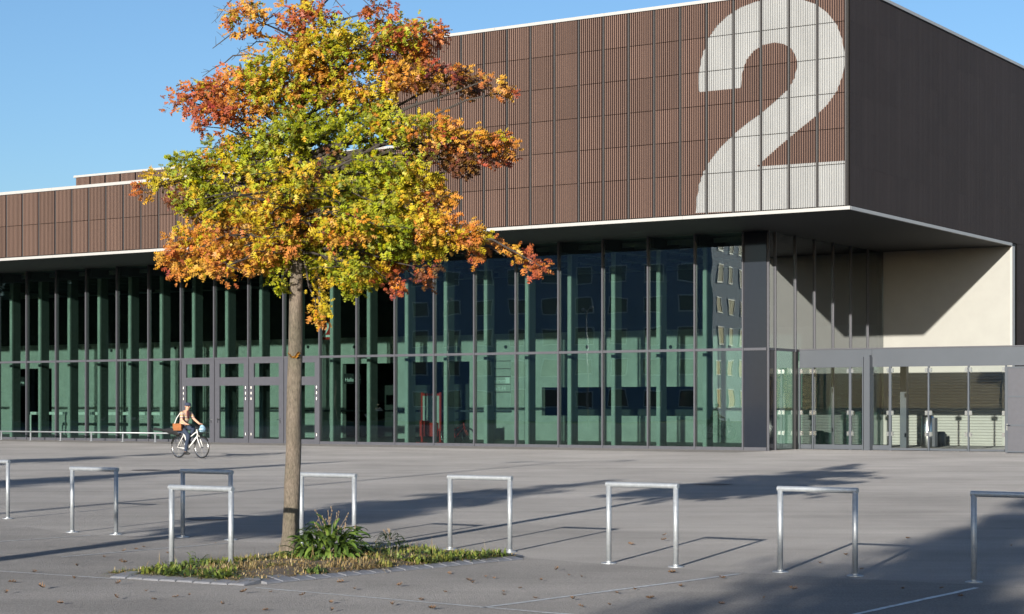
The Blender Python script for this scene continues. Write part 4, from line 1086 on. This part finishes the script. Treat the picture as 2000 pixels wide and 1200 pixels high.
for s in (-1, 1): mb.tube([(.425, s * .083, 1.71), (.42, s * .096, 1.68), (.43, s * .085, 1.645)], [.012, .016, .009], 8)
mb.build('ear', M['skin'], PR, True)
for dx, dy, dz in ((.53, -.125, .155), (.41, .125, .49)):
    mb = MB(); mb.tube([(dx - .12, dy, dz + .005), (dx - .03, dy, dz + .02), (dx + .05, dy, dz), (dx + .13, dy, dz - .005)], [.036, .05, .043, .024], 10); mb.build('shoe', M['black'], PR, True)
sat = MB(); sat.bbox(-.16, .17, -.07, .03, -.10, .11, .02)
sb = empty('satchel', (.22, -.22, 1.00), .15, 'brown leather satchel slung at the rider\'s hip', 'bag'); on_bike(sb)
sat.build('bag_body', M['leather'], sb)
mb = MB(); mb.bbox(-.165, .185, -.082, -.071, -.05, .126, .006); mb.build('flap', M['leather'], sb)
mb = MB(); mb.tube([(-.14, -.02, .1), (-.08, .02, .3), (.02, .1, .49), (.14, .22, .49), (.2, .3, .3)], .014, 6); mb.build('strap', M['white'], sb)
# a second bicycle leaning inside the hall
x, _ = front(868, 855, 2.2)
B2 = copy_tree(B, skip=('basket', 'rear_rack')); B2.location = hall(x, 2.4, .03); B2.rotation_euler = (0, 0, HROT)
B2['label'] = 'red bicycle standing behind the glass beside the red display stand'
for ch in B2.children:
    if ch.name.startswith('frame') or ch.name.startswith('fork'):
        ch.material_slots[0].link = 'OBJECT'; ch.material_slots[0].material = M['red']

# ------------------------------------------------------------------ what the glass mirrors: street, trees and flats across the plaza
mb = MB(); mb.quad((-125, -120, .006), (-78, -120, .006), (-78, 190, .006), (-125, 190, .006)); tag(mb.build('grass_verge', M['grass']), 'grass verge across the street', kind='structure')
mb = MB(); mb.quad((-110, -120, .012), (-101, -120, .012), (-101, 190, .012), (-110, 190, .012)); tag(mb.build('street', M['asphalt2']), 'street beyond the plaza', kind='structure')
k = 0
for (x, y, s) in [(-120, 20, 2.9), (-122, 32, 2.7), (-118, 44, 3.1), (-121, 56, 2.8), (-119, 68, 3.0), (-122, 80, 2.7), (-118, 92, 3.0), (-121, 104, 2.8), (-127, 26, 3.2), (-128, 38, 3.0), (-127, 50, 3.3), (-128, 62, 3.1), (-127, 74, 3.2), (-128, 86, 3.1), (-127, 98, 3.2)]:
    c = copy_tree(T, skip=('leaf', 'twig')); c.name = 'street_tree'; c.location = (x, y, 0); c.rotation_euler = (0, 0, k * 1.3); c.scale = (s, s, s * .95); k += 1
    c['label'] = 'large dark green tree in the belt across the street'; c['group'] = 'belt of dark trees mirrored in the glass'
    for ch in c.children:
        if ch.name.startswith('foliage'): ch.material_slots[0].link = 'OBJECT'; ch.material_slots[0].material = M['dk_green']
nw = 42000
wx, wy, wz = rng.uniform(-140, -127, nw), rng.uniform(24, 190, nw), rng.beta(1.3, 1.25, nw)
wz = .3 + wz * (17 + 4 * np.sin(wy * .23) + 2.5 * np.sin(wy * .61 + 1))
ctr = np.stack([wx, wy, wz], 1); q = rng.normal(0, .8, (nw, 3, 3))
wood = place('woodland', np_mesh('woodland', (ctr[:, None] + q).reshape(-1, 3), np.arange(nw * 3).reshape(-1, 3), None, M['dk_green']))
tag(wood, 'dark wood beyond the street', kind='stuff')
FB = empty('apartment_block', (-88.3, 15.3, 0), math.atan2(.7, -.71), 'pale apartment block across the street, mirrored in the glass', 'building')
# local x runs from the corner along the shaded front, local y to the back
mb = MB(); mb.box(0, 34, 0, 14, 0, 27); mb.build('wall', M['flat_grey'], FB)
mb = MB(); mb.box(-.3, 34.3, -.3, 14.3, 27, 27.5); mb.build('roof', M['roof'], FB)
wn_ = MB(); wn_.box(0, 1.7, -.05, -.002, 0, 1.5); wn_ = wn_.mesh('block_window', M['winglass'])
wf_ = MB(); wf_.box(-.1, 1.8, -.09, -.001, -.12, 0).box(-.1, 1.8, -.09, -.001, 1.5, 1.62).box(-.1, 0, -.09, -.001, 0, 1.5).box(1.7, 1.8, -.09, -.001, 0, 1.5); wf_ = wf_.mesh('block_window_frame', M['white'])
for fl_ in range(8):
    for c in range(9):
        w = place('window', wn_, FB, (1.6 + c * 3.6, 0, 1.6 + fl_ * 3.1)); place('frame', wf_, w)
    for c in range(3):
        w = place('window', wn_, FB, (0, 3.4 + c * 4.4, 1.6 + fl_ * 3.1), -PI / 2); place('frame', wf_, w)
# van
V_ = empty('parked_van', (-106.0, 26.5, .02), R(98), 'pale blue van parked across the street, mirrored in the glass', 'van')
mb = MB(); pr = [(-2.7, .35), (2.7, .35), (2.75, .9), (2.45, 1.15), (1.75, 2.0), (1.3, 2.25), (-2.65, 2.25), (-2.75, 1.2)]
n = len(pr); vs = [(x, -.95, z) for x, z in pr] + [(x, .95, z) for x, z in pr]
mb.add(vs, [tuple(range(n)), tuple(range(2 * n - 1, n - 1, -1))] + [(i, i + n, (i + 1) % n + n, (i + 1) % n) for i in range(n)]); mb.build('body', M['vanpaint'], V_)
mb = MB()
for s in (-.955, .955): mb.box(.9, 1.7, min(s, s * .99), max(s, s * .99), 1.3, 1.9)
mb.build('window', M['winglass'], V_)
for xx in (-1.7, 1.7):
    for s in (-.9, .9):
        mb = MB(); mb.ring((xx, s, .35), .25, .1, 20, 8); mb.build('wheel', M['black'], V_, True)
# street lamps
def lamp(x, y, h, rz, lab):
    b = empty('street_lamp', (x, y, 0), rz, lab, 'street lamp', 'street lamps round the plaza')
    mb = MB(); mb.tube([(0, 0, 0), (0, 0, h * .5), (0, 0, h - .5)], [.085, .07, .055], 10); mb.build('pole', M['galv'], b, True)
    for s in (-1, 1):
        mb = MB(); mb.tube([(0, 0, h - .5), (s * .3, 0, h - .1), (s * 1.0, 0, h + .05), (s * 1.5, 0, h + .08)], [.04, .035, .03, .03], 8); mb.build('arm', M['galv'], b, True)
        mb = MB(); mb.tube([(s * 1.45, 0, h + .07), (s * 1.8, 0, h + .09), (s * 2.15, 0, h + .06)], [.05, .13, .06], 10); mb.build('lamp_head', M['cap'], b, True)
lamp(-13.6, 15.3, 9.0, .4, 'double headed street lamp left of the camera'); lamp(-58, 44, 9.0, .3, 'double headed street lamp mirrored in the glass right of the tree')
lamp(-52, 58, 9.0, .3, 'double headed street lamp mirrored in the glass left of the doors')
print('objects', len(bpy.data.objects))
